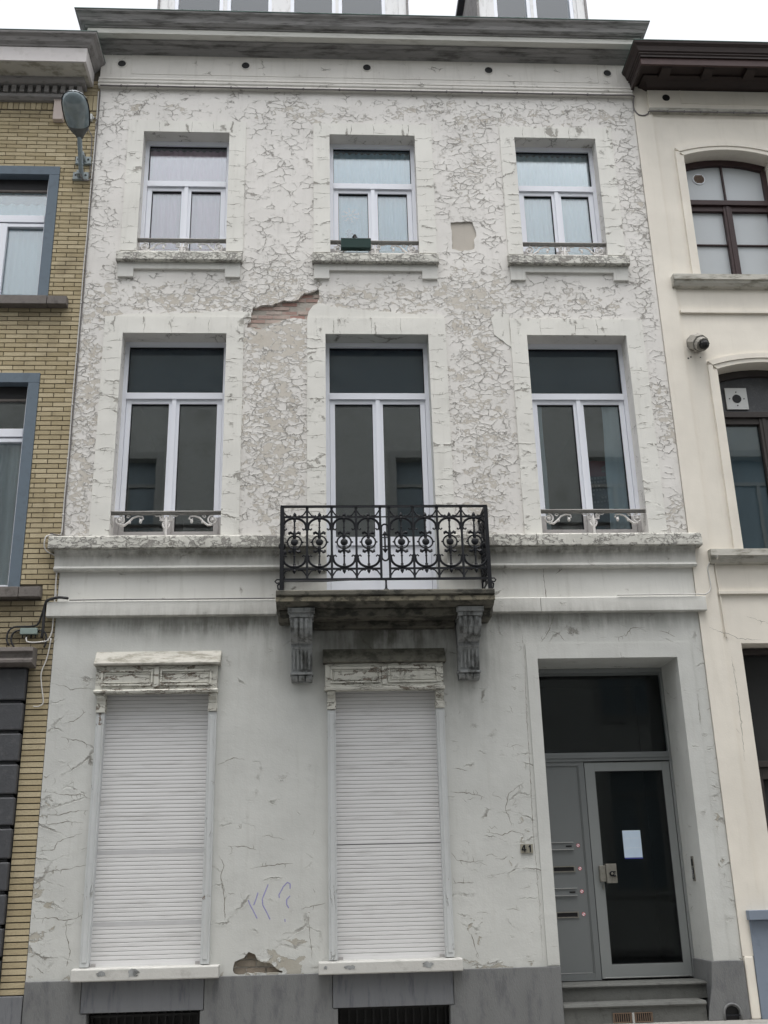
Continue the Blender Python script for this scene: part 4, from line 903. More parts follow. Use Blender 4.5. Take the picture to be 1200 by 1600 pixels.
m = MB(); m.mat('iron')
m.box(-.40, 1.593, RY - .018, RY + .018, ZT - .004, ZT + .012); m.box(-.385, .553, RY - .006, RY + .006, Z2 - .009, Z2 + .009); m.box(.637, 1.578, RY - .006, RY + .006, Z2 - .009, Z2 + .009)
m.box(.553, .637, RY - .006, RY + .006, Z2 - .005, Z2 + .005)
m.box(-.385, .553, RY - .007, RY + .007, Z3 - .009, Z3 + .009); m.box(.637, 1.578, RY - .007, RY + .007, Z3 - .009, Z3 + .009); m.box(-.39, 1.59, RY - .009, RY + .009, ZB - .012, ZB + .009)
m.tube([(-.36, RY - .01, ZB - .02), (0, RY - .01, ZB - .022), (.35, RY - .01, ZB - .006)], .007, 5)
for xs in (-.0, 1.5):
    pass
# side rails
for xs in (-.385, 1.578):
    m.box(xs - .016, xs + .016, RY, 0, ZT - .004, ZT + .011)
    for z in (Z2, Z3, ZB): m.box(xs - .006, xs + .006, RY, 0, z - .007, z + .007)
m.tube([(.595, RY, ZB), (.595, RY, 4.33), (.595, RY, 4.29), (.595, RY, 4.274)], [.010, .010, .014, .035], 6)
# scroll feet at the two front corners
for xs, sg in ((-.385, -1), (1.578, 1)):
    m.tube([(xs, RY, ZB + .0), (xs + sg * .045, RY, ZB + .0), (xs + sg * .06, RY, ZB - .018), (xs + sg * .045, RY, ZB - .035), (xs + sg * .02, RY, ZB - .03)], .007, 5)
    m.tube([(xs + sg * .01, RY, ZB - .03), (xs + sg * .035, RY, ZB - .055), (xs + sg * .03, RY, ZB - .09), (xs, RY, 4.275)], .009, 5)
# centre oval with arrow spindle
cx = .595
ov = [(cx + .032 * math.cos(a), 4.895 + .035 * math.sin(a)) for a in [math.pi * k / 8 for k in range(9)]] + [(cx - .032, 4.62)] + [(cx - .032 * math.cos(a), 4.60 - .035 * math.sin(a)) for a in [math.pi * k / 8 for k in range(9)]] + [(cx + .032, 4.895)]
m.tube([(x, RY, z) for x, z in ov], .009, 5); m.tube([(cx, RY, 4.85), (cx, RY, 4.66)], .009, 5)
for z, s_ in ((4.83, 1), (4.67, -1)):
    m.tube([(cx, RY, z - s_ * .01), (cx, RY, z), (cx, RY, z + s_ * .03)], [.018, .022, .002], 6)
    m.ball((cx - .018, RY, z - s_ * .008), .008, 6, 4); m.ball((cx + .018, RY, z - s_ * .008), .008, 6, 4); m.box(cx - .028, cx + .028, RY - .004, RY + .004, z - s_ * .035 - .004, z - s_ * .035 + .004)
for z in (4.72, 4.75, 4.78): m.ball((cx, RY, z), .010, 6, 4)
rl = m.build('balcony_railing', sl_)
for i, x in enumerate(fx):
    m = MB(); m.mat('iron')
    if i in (0, 9): m.box(x - .018, x + .018, RY - .018, RY + .018, 4.272, ZT)
    else:
        post(m, x, RY, ZB, ZT, .0125)
        for z in (4.88, 4.617): m.box(x - .016, x + .016, RY - .01, RY + .01, z - .008, z + .008); 
        for z in (4.905, 4.585): m.ball((x, RY, z), .018, 6, 4, (1, .6, 1.2))
        m.ball((x, RY, ZT - .045), .013, 6, 4); m.ball((x, RY, ZB + .04), .013, 6, 4); m.box(x - .014, x + .014, RY - .012, RY + .012, ZT - .02, ZT - .008)
    m.build('railing_post', sl_)
for i in (0, 1, 2, 3, 5, 6, 7, 8):
    m = MB(); m.mat('iron'); x0 = fx[i]; w_ = fx[i + 1] - x0
    bay(m, lambda u, z: (x0 + u, RY, z), w_); m.build('railing_panel', sl_, smooth=False)
for xs in (-.385, 1.578):
    for k in range(2):
        m = MB(); m.mat('iron'); y0 = RY + .01 + k * .22
        bay(m, lambda u, z: (xs, y0 + u, z), .215); m.tube([(xs, y0 + .215, ZB), (xs, y0 + .215, ZT)], .009, 6); m.build('railing_side_panel', sl_)

# ------------------------------------------------------------------ dormers
def dormer(name, x0, x1, panes, y, z0, z1, label_dirty=False):
    m = MB(); m.mat('dormer')
    m.box(x0, x0 + .10, y, y + .12, z0, z1); m.box(x1 - .10, x1, y, y + .12, z0, z1); m.box(x0 + .10, x1 - .10, y + .0006, y + .12, z1 - .1, z1); m.box(x0 + .10, x1 - .10, y + .0006, y + .12, z0, z0 + .15)
    m.box(x0 + .01, x0 + .06, y + .12, y + 2.2, z0, z1); m.box(x1 - .06, x1 - .01, y + .12, y + 2.2, z0, z1)
    m.mat('bcrown'); m.box(x0 - .03, x0 - .001, y - .02, y + 2.2, z0, z1 + .02); m.box(x1 + .001, x1 + .03, y - .02, y + 2.2, z0, z1 + .02)
    m.mat('roof'); m.box(x0 - .12, x1 + .12, y - .15, y + 2.3, z1 + .02, z1 + .1)
    o = m.build(name, H)
    ps = sorted(panes); zb = z0 + .15
    f = MB(); f.mat('pvc'); 
    for a, c in ps: frame_rect(f, a - .045, c + .045, zb, z1 - .1, .045, y + .03, y + .09)
    edges = [x0 + .10] + [v for a, c in ps for v in (a - .045, c + .045)] + [x1 - .10]
    f.mat('dormer')
    for a, c in zip(edges[::2], edges[1::2]):
        if c - a > .004: f.box(a, c, y + .02, y + .1, zb, z1 - .1)
    f.build('dormer_window', o)
    for a, c in ps: pane(o, a, c, zb + .045, z1 - .145, y + .06)
    f = MB(); f.mat('dpane'); f.box(x0 + .1, x1 - .1, y + .16, y + .18, zb, z1 - .1); f.build('dormer_blind', o)
YD = .8
dormer('dormer', -2.08, 1.13, [(-1.85, -1.315), (-1.17, -.68), (-.345, .155), (.285, .81)], YD, 11.6, 13.5)
dormer('dormer', 2.10, 3.52, [(2.35, 2.75), (2.88, 3.33)], YD, 11.75, 13.6)

# ================================================================== BRICK HOUSE (left)
LB = thing('brick_house', (-4.1, 0, GZ), 'yellow brick house with blue grey window surrounds and dark stone ground floor', 'house')
bx0, bx1 = -6.2, HL - .004
LT = (-4.32, -3.03, 7.655, 9.24); LS = (-4.32, -3.03, 4.455, 6.655)
def ho(r, w, t): return (r[0] - w, r[1] + w, r[2], r[3] + t)
LTo = ho(LT, .115, .115); LSo = ho(LS, .115, .115)
def lgr(x, z): 
    g_ = .0001
    for zc, x1_ in ((7.45, -2.75), (4.26, -2.75)):
        if zc - .35 < z < zc + .1 and x < x1_ : g_ += .55 * math.exp(-((z - zc) / .14) ** 2) 
    if z > 10.0: g_ += .25
    if z < 4.1 and z > 3.4: g_ += .4
    return min(g_ * random.uniform(.5, 1.2), 1)
m = MB(); m.mat('ybrick')
bricks(m, -2.758, bx1, .8625, 3.69, [], -.002, .05, row=.0527, L=4., joint=.0105, off=.5, grime_shade=lgr)
bricks(m, bx0, bx1, .855, 10.13, [LTo, LSo, (bx0, -2.70, 7.56, 7.66), (-7, bx1 + 1, .8, 3.70), (bx0, -2.70, 4.35, 4.47)], -.002, .05, row=.0527, L=.222, joint=.0105, grime_shade=lgr, jit=.0012)
x = bx0
while x < bx1 - .02:
    m.tint = random.random() ** 1.3; m.gr = .3 * random.random(); m.box(x, min(x + .056, bx1), -.002, .05, 10.14, 10.345); x += .064
bricks(m, bx0, bx1, 10.355, 10.56, [], -.002, .05, row=.0527, L=.222, grime_shade=lambda x, z: .4)
m.build('brickwork', LB)
m = MB(); m.mat('mortar_d')
gridwall(m, bx0, bx1, .855, 10.9, [LTo, LSo, (bx0, -2.765, .8, 3.70)], .011, 1.)
for h in (LTo, LSo): reveal(m, h, .0065, .3)
m.mat('room'); m.box(bx0, bx0 + .1, .3, 7, GZ, 10.9); m.box(bx1 - .1, bx1 - .01, .32, 7, GZ, 10.9); m.box(bx0, bx1, 7, 7.1, GZ, 10.9)
for z in (4.0, 7.2, 10.4): m.box(bx0 + .1, bx1 - .1, .32, 7, z, z + .2)
m.build('wall', LB)
for r in (LT, LS):
    m = MB(); m.mat('bsurr'); x0, x1, z0, z1 = r; w_ = .112
    m.box(x0 - w_, x0, -.012, .2, z0, z1 + w_); m.box(x1, x1 + w_, -.012, .2, z0, z1); m.box(x0, x1 + w_, -.012, .2, z1 + .001, z1 + w_); m.build('window_surround', LB, bevel=.004)
    m = MB(); m.mat('bsill'); m.profx([(.15, z0), (-.09, z0 - .01), (-.095, z0 - .115), (.05, z0 - .115)], x0 - .3, -2.905); m.profx([(.15, z0), (-.088, z0 - .012), (-.092, z0 - .112), (.05, z0 - .112)], -2.900, -2.697); m.build('window_sill', LB, bevel=.005)
    y = .07; top = .0; zt = 8.705 if r is LT else 6.12
    q = MB(); q.mat('pvc'); f = .028
    q.box(x0, x0 + f, y, y + .07, z0, z1); q.box(x1 - f, x1, y, y + .07, z0, z1); q.box(x0 + f, x1 - f, y + .0006, y + .07, z0, z0 + .05); q.box(x0 + f, x1 - f, y - .008, y + .07, zt - .045, zt + .045)
    q.box(x0 + f, x1 - f, y + .0006, y + .07, zt - .10, zt - .06)
    for xm in ((x0 + x1) / 2 + .17,):
        q.box(xm - .055, xm + .055, y - .004, y + .07, z0 + .05, zt - .06)
    q.mat('gasket'); q.box(x0 + f, x1 - f, y + .02, y + .06, z1 - .14, z1); q.mat('bsill'); q.box(x0 + f, x1 - f, y + .01, y + .06, z1 - .17, z1 - .145)
    o = q.build('window', LB, bevel=.003)
    xm = (x0 + x1) / 2 + .17
    pane(o, x0 + f, x1 - f, zt + .046, z1 - .172, y + .04); pane(o, x0 + f, xm - .055, z0 + .05, zt - .10, y + .04); pane(o, xm + .055, x1 - f, z0 + .05, zt - .10, y + .04)
curtain('curtain', -4.28, -3.05, 7.70, 9.0, .22, 'curtain_white', 'white pleated net curtain in the upper window of the brick house', fold=.014, per=.11)
curtain('curtain', -3.45, -3.06, 4.5, 6.1, .24, 'drape', 'dark blue curtain in the first floor window of the brick house', fold=.02, per=.12)
# stone shopfront frame and hood
m = MB(); m.mat('rustic'); z = 1.0
jz = [1.166, 1.423, 1.70, 1.968, 2.251, 2.522, 2.811, 3.089, 3.366, 3.69]; prev = .86
for k, zz in enumerate(jz):
    m.box(-5.2, -2.768, -.055, .1, prev, zz - .03); m.box(-5.2, -2.80, -.02, .1, zz - .03, zz); prev = zz
m.build('rusticated_stone', LB, bevel=.012)
m = MB(); m.mat('bsill'); m.profx([(.05, 3.86), (-.16, 3.84), (-.17, 3.80), (-.15, 3.78), (-.14, 3.74), (-.17, 3.72), (-.17, 3.69), (.05, 3.66)], -6.2, -2.695, 0, .0); m.build('stone_hood', LB, bevel=.004)
m = MB(); m.mat('bluestone'); m.box(bx0, bx1 - .002, -.03, .2, GZ, .852); m.build('plinth', LB, bevel=.006)
# cornice
m = MB(); m.mat('bcorn'); m.box(bx0, -2.632, -.40, .0, 10.472, 10.666)
m.mat('bcrown'); m.ret([(.51, 10.80), (.505, 10.775), (.47, 10.75), (.45, 10.71), (.42, 10.685), (.41, 10.668)], bx0, -2.622, 0, 1.1, .41)
m.mat('creamd'); m.box(bx0, -2.66, -.385, .0, 10.466, 10.4715)
m.mat('bcrown'); m.profx([(0, 10.465), (-.17, 10.465), (-.16, 10.43), (-.13, 10.405), (0, 10.40)], bx0, -2.70)
m.profx([(0, 10.30), (-.08, 10.30), (-.075, 10.26), (-.04, 10.235), (0, 10.235)], bx0, -2.72); m.box(bx0, -2.735, -.045, 0, 10.30, 10.40)
x = -2.79
while x > bx0: m.box(x, x + .052, -.10, -.045, 10.31, 10.40); x -= .092
m.mat('zinc'); m.profx([(.0, 10.811), (-.514, 10.811), (-.514, 10.801), (.0, 10.801)], bx0, -2.508)
m.build('cornice', LB, bevel=.002)
m = MB(); m.mat('roof'); m.profx([(-.3, 10.79), (3, 12.4), (7, 10.8)], bx0, bx1); m.build('roof', LB)

# ================================================================== CREAM HOUSE (right)
RB = thing('cream_house', (5.9, 0, GZ), 'cream rendered house with maroon cornice and arched windows, right of the white house', 'house')
rx0, rx1 = HR + .004, 8.6
def arch_pts(x0, x1, zs, rise, n=12):
    c = (x0 + x1) / 2; h = (x1 - x0) / 2; rad = (h * h + rise * rise) / (2 * rise); zc = zs + rise - rad; a0 = math.asin(h / rad)
    return [(c + rad * math.sin(a0 - 2 * a0 * k / n), zc + rad * math.cos(a0 - 2 * a0 * k / n)) for k in range(n + 1)]  # right to left
OW = [(4.235, 5.28, 7.985, 9.635, .085), (4.262, 5.31, 4.785, 6.84, .085)]
m = MB(); m.mat('cream')
big = [(x0, x1, z0, z1 + rs) for x0, x1, z0, z1, rs in OW] + [(4.105, 5.6, 1.38, 3.83)]
big += [(a + 2.2, b_ + 2.2, c, d) for a, b_, c, d in big[:2]]
gridwall(m, rx0, rx1, .9, 10.8, big, 0., .5)
m.box(rx0, 3.925, -.018, .05, 1.0, 10.24)        # pilaster strip beside the party wall
for x0, x1, z0, z1, rs in OW:
    ap = arch_pts(x0, x1, z1, rs)
    n = len(ap)
    for k in range(n - 1):
        a, b_ = ap[k], ap[k + 1]; zt = z1 + rs
        m.add([(b_[0], 0, b_[1]), (a[0], 0, a[1]), (a[0], 0, zt), (b_[0], 0, zt)], [(0, 1, 2, 3)])
        m.add([(b_[0], 0, b_[1]), (a[0], 0, a[1]), (a[0], .3, a[1]), (b_[0], .3, b_[1])], [(3, 2, 1, 0)])
    m.add([(x0, 0, z0), (x0, .3, z0), (x0, .3, z1), (x0, 0, z1)], [(0, 1, 2, 3)]); m.add([(x1, 0, z0), (x1, .3, z0), (x1, .3, z1), (x1, 0, z1)], [(3, 2, 1, 0)])
for h in big[2:]: reveal(m, h, 0, .3)
m.mat('room'); m.box(rx0 + .01, rx0 + .1, .3, 7, GZ, 10.9); m.box(rx1 - .1, rx1, .3, 7, GZ, 10.9); m.box(rx0, rx1, 7, 7.1, GZ, 10.9)
for z in (4.1, 7.3, 10.4): m.box(rx0 + .1, rx1 - .1, .32, 7, z, z + .2)
m.mat('crack')
for c in ([(3.80, 3.99), (3.88, 3.95), (3.96, 3.93), (4.08, 3.87), (4.3, 3.86)], [(3.93, 3.98), (3.95, 3.90), (3.86, 3.86)], [(3.99, 3.7), (4.0, 3.2), (3.98, 2.7)], [(4.2, 4.1), (4.5, 4.0), (4.9, 4.02)], [(3.94, 3.0), (3.97, 2.95)]): fissure(m, c, -.0005 if c[0][0] > 3.925 else -.0185, .003, .008)
m.build('wall', RB)
for x0, x1, z0, z1, rs in OW:
    # moulded architrave following the arch
    for off, w_, pr, mt in ((.0, .045, .020, 'cream'), (.048, .05, .032, 'cream')):
        m = MB(); m.mat(mt)
        ia = arch_pts(x0 - off, x1 + off, z1 + off * .3, rs + off * .15); oa = arch_pts(x0 - off - w_, x1 + off + w_, z1 + (off + w_) * .9, rs + off * .15 + .01) if off else arch_pts(x0 - w_, x1 + w_, z1 + w_ * .9, rs + .004)
        if off: ia = arch_pts(x0 - off, x1 + off, z1 + off * .9, rs + .004)
        for k in range(len(ia) - 1):
            a, b_, c, d = ia[k], ia[k + 1], oa[k + 1], oa[k]
            m.add([(p[0], y, p[1]) for y in (-pr, 0) for p in (b_, a, d, c)], [(0, 1, 2, 3), (0, 4, 5, 1), (2, 6, 7, 3), (1, 5, 6, 2), (0, 3, 7, 4)])
        for sgn, xi, xo in ((-1, x0 - off, x0 - off - w_), (1, x1 + off, x1 + off + w_)):
            m.box(xi, xo, -pr + .006, 0, z0, (ia[0][1] + oa[0][1]) / 2 - .02)
        m.build('architrave', RB)
    m = MB(); m.mat('creamd'); m.profx([(.05, z0 + .002), (-.10, z0 - .01), (-.105, z0 - .08), (-.09, z0 - .085), (-.08, z0 - .11), (-.055, z0 - .14), (-.02, z0 - .15), (.0, z0 - .15)], 3.915 - .03, 6.0)
    m.mat('cream'); m.box(3.94, 6.0, -.03, 0, z0 - .46, z0 - .425); m.build('window_sill', RB, bevel=.002)
def arched_window(x0, x1, z0, z1, rs, mt, y, zt, parent):
    m = MB(); m.mat(mt); f = .055
    ap = arch_pts(x0, x1, z1, rs); ip = arch_pts(x0 + f, x1 - f, z1 - f * 1.2, rs * .9)
    for k in range(len(ap) - 1):
        a, b_, c, d = ip[k], ip[k + 1], ap[k + 1], ap[k]
        m.add([(p[0], yy, p[1]) for yy in (y, y + .07) for p in (b_, a, d, c)], [(0, 1, 2, 3), (0, 4, 5, 1), (2, 6, 7, 3)])
    m.box(x0, x0 + f, y, y + .07, z0, z1 - .06); m.box(x1 - f, x1, y, y + .07, z0, z1 - .06); m.box(x0 + f, x1 - f, y + .0005, y + .07, z0, z0 + .06)
    m.box(x0 + f, x1 - f, y - .03, y + .07, zt - .02, zt + .045); m.box(x0 + f, x1 - f, y + .0006, y + .07, zt - .09, zt - .021)
    xm = (x0 + x1) / 2 - .02; m.box(xm - .05, xm + .05, y - .008, y + .07, z0 + .06, zt - .022); m.box(xm - .018, xm + .018, y - .016, y + .01, z0 + .06, zt - .022)
    return m.build('window', parent, bevel=.003), xm
w1, xm = arched_window(4.235, 5.28, 7.985, 9.635, .085, 'mwood', .17, 9.085, RB)
for q in ((4.742, 4.758, .18, .23, 9.13, 9.68), (4.29, xm - .05, .19, .22, 8.542, 8.556), (xm + .05, 5.225, .19, .22, 8.542, 8.556)): m = MB(); m.mat('mwood'); m.box(*q); m.build('glazing_bar', w1)
for q in ((4.28, 4.741, .215, .225, 9.12, 9.69), (4.759, 5.24, .215, .225, 9.12, 9.69), (4.28, xm - .04, .215, .225, 8.04, 9.0), (xm + .04, 5.24, .215, .225, 8.04, 9.0)): m = MB(); m.mat('frost'); m.box(*q); m.build('frosted_pane', w1)
m = MB(); m.mat('white'); m.disc(4.47, 9.47, .075, .205, .216, 24); m.mat('rust')
for k in range(7):
    z = 9.42 + k * .016; h_ = math.sqrt(max(.0001, .062 ** 2 - (z - 9.47) ** 2)); m.box(4.47 - h_, 4.47 + h_, .198, .204, z - .005, z + .005)
m.build('round_air_vent', w1)
w2, xm2 = arched_window(4.262, 5.31, 4.785, 6.84, .085, 'dwood', .17, 6.36, RB)
m = MB(); m.mat('rustic'); m.box(4.30, 5.27, .215, .225, 6.39, 6.88); m.build('transom_panel', w2)
m = MB(); m.mat('bluepane'); m.box(4.30, 5.27, .235, .245, 4.83, 6.28); m.build('blue_blind', w2)
pane(w2, 4.317, 5.255, 4.845, 6.27, .205)
m = MB(); m.mat('boxw'); m.box(4.40, 4.64, .195, .212, 6.46, 6.715); m.mat('black'); m.disc(4.52, 6.585, .05, .19, .1945, 20)
for dx, dz in ((.08, 0), (-.08, 0), (0, .08), (0, -.08)): m.disc(4.52 + dx, 6.585 + dz, .007, .19, .1945, 8)
m.build('square_vent_plate', w2)
# ground floor opening
m = MB(); m.mat('dwood'); m.box(4.107, 4.17, .22, .28, 1.39, 3.82); m.box(4.17, 5.55, .215, .28, 2.66, 2.72); m.box(4.17, 4.23, .24, .29, 1.39, 2.66); m.box(4.17, 5.55, .22, .28, 3.76, 3.82); m.box(4.23, 5.55, .24, .28, 2.55, 2.659); m.build('ground_floor_window', RB, bevel=.004)
m = MB(); m.mat('dark'); m.box(4.17, 5.6, .30, .31, 1.38, 3.83); m.build('dark_blind', RB)
m = MB(); m.mat('bpaint'); m.box(3.792, 6.2, -.09, .15, 1.298, 1.38); m.build('ground_floor_sill', RB, bevel=.004)
m = MB(); m.mat('bpaint'); m.box(3.81, rx1, -.035, .1, GZ, 1.296); m.build('plinth', RB, bevel=.004)
m = MB(); m.mat('cream'); m.box(rx0 + .008, 3.808, -.025, .1, GZ, 1.0); m.build('pilaster_base', RB, bevel=.012)
# frieze and cornice
m = MB(); m.mat('cream'); m.box(3.90, rx1, -.03, .0, 10.30, 10.559)
m.box(4.29, 5.6, -.036, -.029, 10.365, 10.375); m.box(4.29, 4.297, -.036, -.029, 10.375, 10.56)
m.mat('creamd'); m.profx([(0, 10.23), (-.045, 10.235), (-.055, 10.25), (-.05, 10.275), (-.035, 10.30), (0, 10.305)], 3.90, rx1); m.build('frieze', RB)
m = MB(); m.mat('black'); m.disc(4.115, 10.45, .046, -.034, -.0305, 20); m.build('frieze_vent', RB)
m = MB(); m.mat('maroon')
m.ret([(.555, 10.81), (.55, 10.785), (.525, 10.755), (.515, 10.72), (.51, 10.70), (.495, 10.69), (.50, 10.67), (.485, 10.66), (.485, 10.635)], 3.695, rx1, 1.1, 0, .485)
m.mat('mfascia'); m.box(3.70, rx1, -.465, -.435, 10.545, 10.634); m.mat('maroon'); m.box(3.70, 3.73, -.434, 0, 10.545, 10.634); m.box(3.731, rx1, -.434, 0, 10.634, 10.6345)
m.ret([(.22, 10.6335), (.215, 10.61), (.15, 10.60), (.12, 10.585), (.07, 10.565)], 3.89, rx1, .6, 0, .07)
x = 3.98
while x < rx1 - .1: m.profx([(-.222, 10.633), (-.40, 10.633), (-.405, 10.60), (-.37, 10.575), (-.28, 10.57), (-.222, 10.565)], x, x + .12); x += .505
m.mat('zinc'); m.profx([(0, 10.8205), (-.558, 10.8205), (-.558, 10.8115), (0, 10.8115)], 3.615, rx1)
m.build('cornice', RB, bevel=.002)
m = MB(); m.mat('roof'); m.profx([(-.3, 10.80), (3, 12.6), (7, 10.8)], rx0, rx1); m.build('roof', RB)
m = MB(); m.mat('pipe'); m.tube([(4.055, 0, 7.155), (4.06, -.03, 7.15), (4.075, -.12, 7.09)], [.10, .105, .095], 8); m.tube([(4.075, -.12, 7.09), (4.085, -.155, 7.055)], [.078, .074], 14)
m.mat('black'); m.ball((4.092, -.17, 7.05), .056, 10, 6)
for k in range(9): a = k * .7; m.tube([(4.092, -.17, 7.055), (4.092 + .052 * math.cos(a), -.19, 7.055 + .052 * math.sin(a))], .006, 4)
m.disc(4.10, 6.985, .007, -.002, .001, 8); m.disc(3.995, 6.99, .008, -.002, .001, 8); m.disc(3.965, 6.975, .01, -.002, .001, 7)
m.build('flue_outlet', RB)

# ================================================================== STREET LAMP
SLp = thing('street_lamp', (-2.68, 0, 9.2), 'grey street lamp with dusty glass bowl on a tube fixed to the yellow brick', 'street lamp')
A0 = Vector((-2.665, -.07, 9.215)); A1 = Vector((-2.60, -.52, 9.385))
m = MB(); m.mat('pole'); m.tube([A0, A0.lerp(A1, .5), A1], .026, 14, caps=False); m.mat('black'); m.tube([A0 + Vector((0, -.001, .0)), A0 + (A1 - A0) * .04], .022, 12); m.build('arm', SLp, smooth=True)
for z, x in ((9.22, -2.68), (9.43, -2.665)):
    m = MB(); m.mat('bracket'); m.box(x - .085, x + .085, -.03, 0.0, z - .045, z + .045); m.box(x - .09, x + .09, -.036, -.0, z - .055, z - .046); m.box(x - .03, x + .03, -.10 if z < 9.3 else -.15, -.03, z - .03, z + .02)
    m.mat('black')
    for s_ in (-1, 1): m.disc(x + s_ * .055, z + .005, .012, -.036, -.03, 10)
    m.build('bracket', SLp, bevel=.004)
ax = Vector((.03, -.53, .165)).normalized(); up = Vector((0, .30, .954)).normalized(); sd = ax.cross(up).normalized(); up = sd.cross(ax)
def loft(mb, prof, lo, hi, n=20, a0=0., a1=2 * math.pi):
    """prof: (t, halfwidth); lo/hi height functions"""
    vs = []; fs = []
    for t, w_ in prof:
        c = A1 + ax * (t * .56 - .06)
        for k in range(n + 1):
            a = a0 + (a1 - a0) * k / n; hh = (hi(t, w_) if math.sin(a) > 0 else lo(t, w_))
            vs.append(c + sd * w_ * math.cos(a) + up * hh * math.sin(a))
    for i in range(len(prof) - 1):
        for k in range(n): fs.append((i * (n + 1) + k, i * (n + 1) + k + 1, (i + 1) * (n + 1) + k + 1, (i + 1) * (n + 1) + k))
    mb.add(vs, fs)
pr = [(0, .030), (.07, .048), (.15, .080), (.23, .106), (.30, .120), (.42, .132), (.58, .139), (.74, .138), (.86, .124), (.94, .096), (.985, .055), (1.0, .006)]
m = MB(); m.mat('lampg'); loft(m, pr, lambda t, w_: .001, lambda t, w_: w_ * .62, a0=0, a1=math.pi); m.build('housing', SLp, smooth=True)
m = MB(); m.mat('lampd'); loft(m, pr[:5], lambda t, w_: w_ * .55, lambda t, w_: .001, a0=math.pi, a1=2 * math.pi); m.build('rear_cover', SLp, smooth=True)
m = MB(); m.mat('lampglass'); loft(m, [(t, w_ * .955) for t, w_ in pr[4:]], lambda t, w_: w_ * .62, lambda t, w_: .001, a0=math.pi, a1=2 * math.pi); m.build('glass_bowl', SLp, smooth=True)
m = MB(); m.mat('black'); rim = []
for sg in (1, -1):
    pts = [A1 + ax * (t * .56 - .06) + sd * sg * w_ * 1.0 for t, w_ in pr[4:]]; m.tube(pts, .006, 5)
m.tube([A1 + ax * (.30 * .56 - .06) + sd * .118 * math.cos(a) + up * -.062 * math.sin(a) for a in [math.pi * k / 12 for k in range(13)]], .005, 5); m.build('rim', SLp)
# boxes on the wall next to the lamp
m = MB(); m.mat('boxp'); m.box(-3.04, -2.93, -.07, -.004, 9.955, 10.21); m.box(-3.045, -2.925, -.075, -.004, 10.211, 10.222); tag(m.build('cable_box', bevel=.004), 'pinkish grey box on the brick wall half hidden behind the lamp', 'cable box')
JB = MB(); JB.mat('boxw'); JB.box(-2.685, -2.605, -.05, -.004, 9.975, 10.055); JB.box(-2.60, -2.59, -.04, -.01, 10.0, 10.03); tag(JB.build('junction_box', bevel=.005), 'small white junction box beside the street lamp head', 'junction box')
m = MB(); m.mat('boxg'); m.box(-2.86, -2.70, -.06, -.004, 3.985, 4.045); m.mat('black')
for k in range(4): m.tube([(-2.84 + k * .04, -.03, 3.985), (-2.84 + k * .04, -.03, 3.95)], .008, 5)
tag(m.build('junction_box', bevel=.004), 'grey green junction box with black glands above the stone hood', 'junction box')

# ------------------------------------------------------------------ cables
def cable(pts, r, mat, label, smooth=True, n=6, clips=None):
    P = [Vector(p) for p in pts]; out = []
    for i in range(len(P) - 1):
        p0 = P[max(i - 1, 0)]; p1 = P[i]; p2 = P[i + 1]; p3 = P[min(i + 2, len(P) - 1)]; L = (p2 - p1).length; k = max(2, min(14, int(L / .03)))
        for j in range(k):
            t = j / k; out.append(.5 * ((2 * p1) + (p2 - p0) * t + (2 * p0 - 5 * p1 + 4 * p2 - p3) * t * t + (3 * p1 - p0 - 3 * p2 + p3) * t ** 3))
    out.append(P[-1]); m = MB(); m.mat(mat); m.tube(out, r, n)
    if clips:
        for c in clips: m.ball(c, r * 1.9, 6, 4)
    o = m.build('cable', smooth=True); return tag(o, label, 'cable')
sx = HL - .012
def seam(z0, z1, dx=0., y=-.012, n=8): return [(sx + dx + random.uniform(-.004, .004), y, z0 + (z1 - z0) * k / n) for k in range(n + 1)]
cable(seam(10.40, 5.02, 0, n=14) + [(sx - .02, -.02, 4.985), (-2.665, -.04, 4.975), (-2.70, -.06, 4.95), (-2.705, -.06, 4.86), (-2.68, -.04, 4.81), (-2.60, -.02, 4.77), (sx - .012, -.014, 4.70), (sx - .014, -.014, 4.50), (sx - .0, -.014, 4.36)], .007, 'cableg', 'pale thin cable down the joint between brick and white houses, looping round the ledge end', clips=[(sx, -.012, z) for z in (9.95, 9.4, 8.8, 8.2, 7.6, 7.0, 6.4, 5.8, 5.2)])
cable(seam(10.42, 5.0, .016, n=12) + [(-2.55, -.045, 4.97), (-2.64, -.13, 4.962)], .006, 'cablem', 'grey cable hugging the white wall along the same joint')
cable([(-2.59, -.02, 10.02), (-2.555, -.02, 9.99), (-2.56, -.02, 9.90), (sx, -.018, 9.86)], .006, 'cablem', 'short grey cable curving from the white junction box to the joint')
cable([(-2.645, -.03, 9.97), (-2.65, -.03, 9.88), (-2.60, -.02, 9.77), (sx - .03, -.016, 9.70), (sx - .02, -.014, 9.2)], .006, 'cablem', 'grey cable hanging from the underside of the white junction box')
cable([(-2.665, -.08, 9.20), (-2.655, -.09, 9.15), (-2.62, -.06, 9.13), (-2.58, -.03, 9.16), (-2.56, -.02, 9.18)], .009, 'cablem', 'short drooping cable out of the lamp tube end')
cable([(x, -.056, 10.452 + .002 * math.sin(x * 9)) for x in [-2.54 + 6.24 * k / 24 for k in range(25)]] + [(3.72, -.03, 10.43), (3.71, -.02, 10.35), (3.715, -.02, 10.27), (3.76, -.022, 10.20), (3.83, -.025, 10.19), (3.88, -.03, 10.22), (3.895, -.045, 10.235), (4.2, -.058, 10.225), (5.2, -.058, 10.225), (6.4, -.058, 10.225)], .0085, 'cablem', 'long dark cable under the frieze mouldings, drooping between the white and cream houses', clips=[(-2.3 + k * .42, -.058, 10.452) for k in range(14)] + [(4.1 + .2 * k, -.06, 10.225) for k in range(8)])
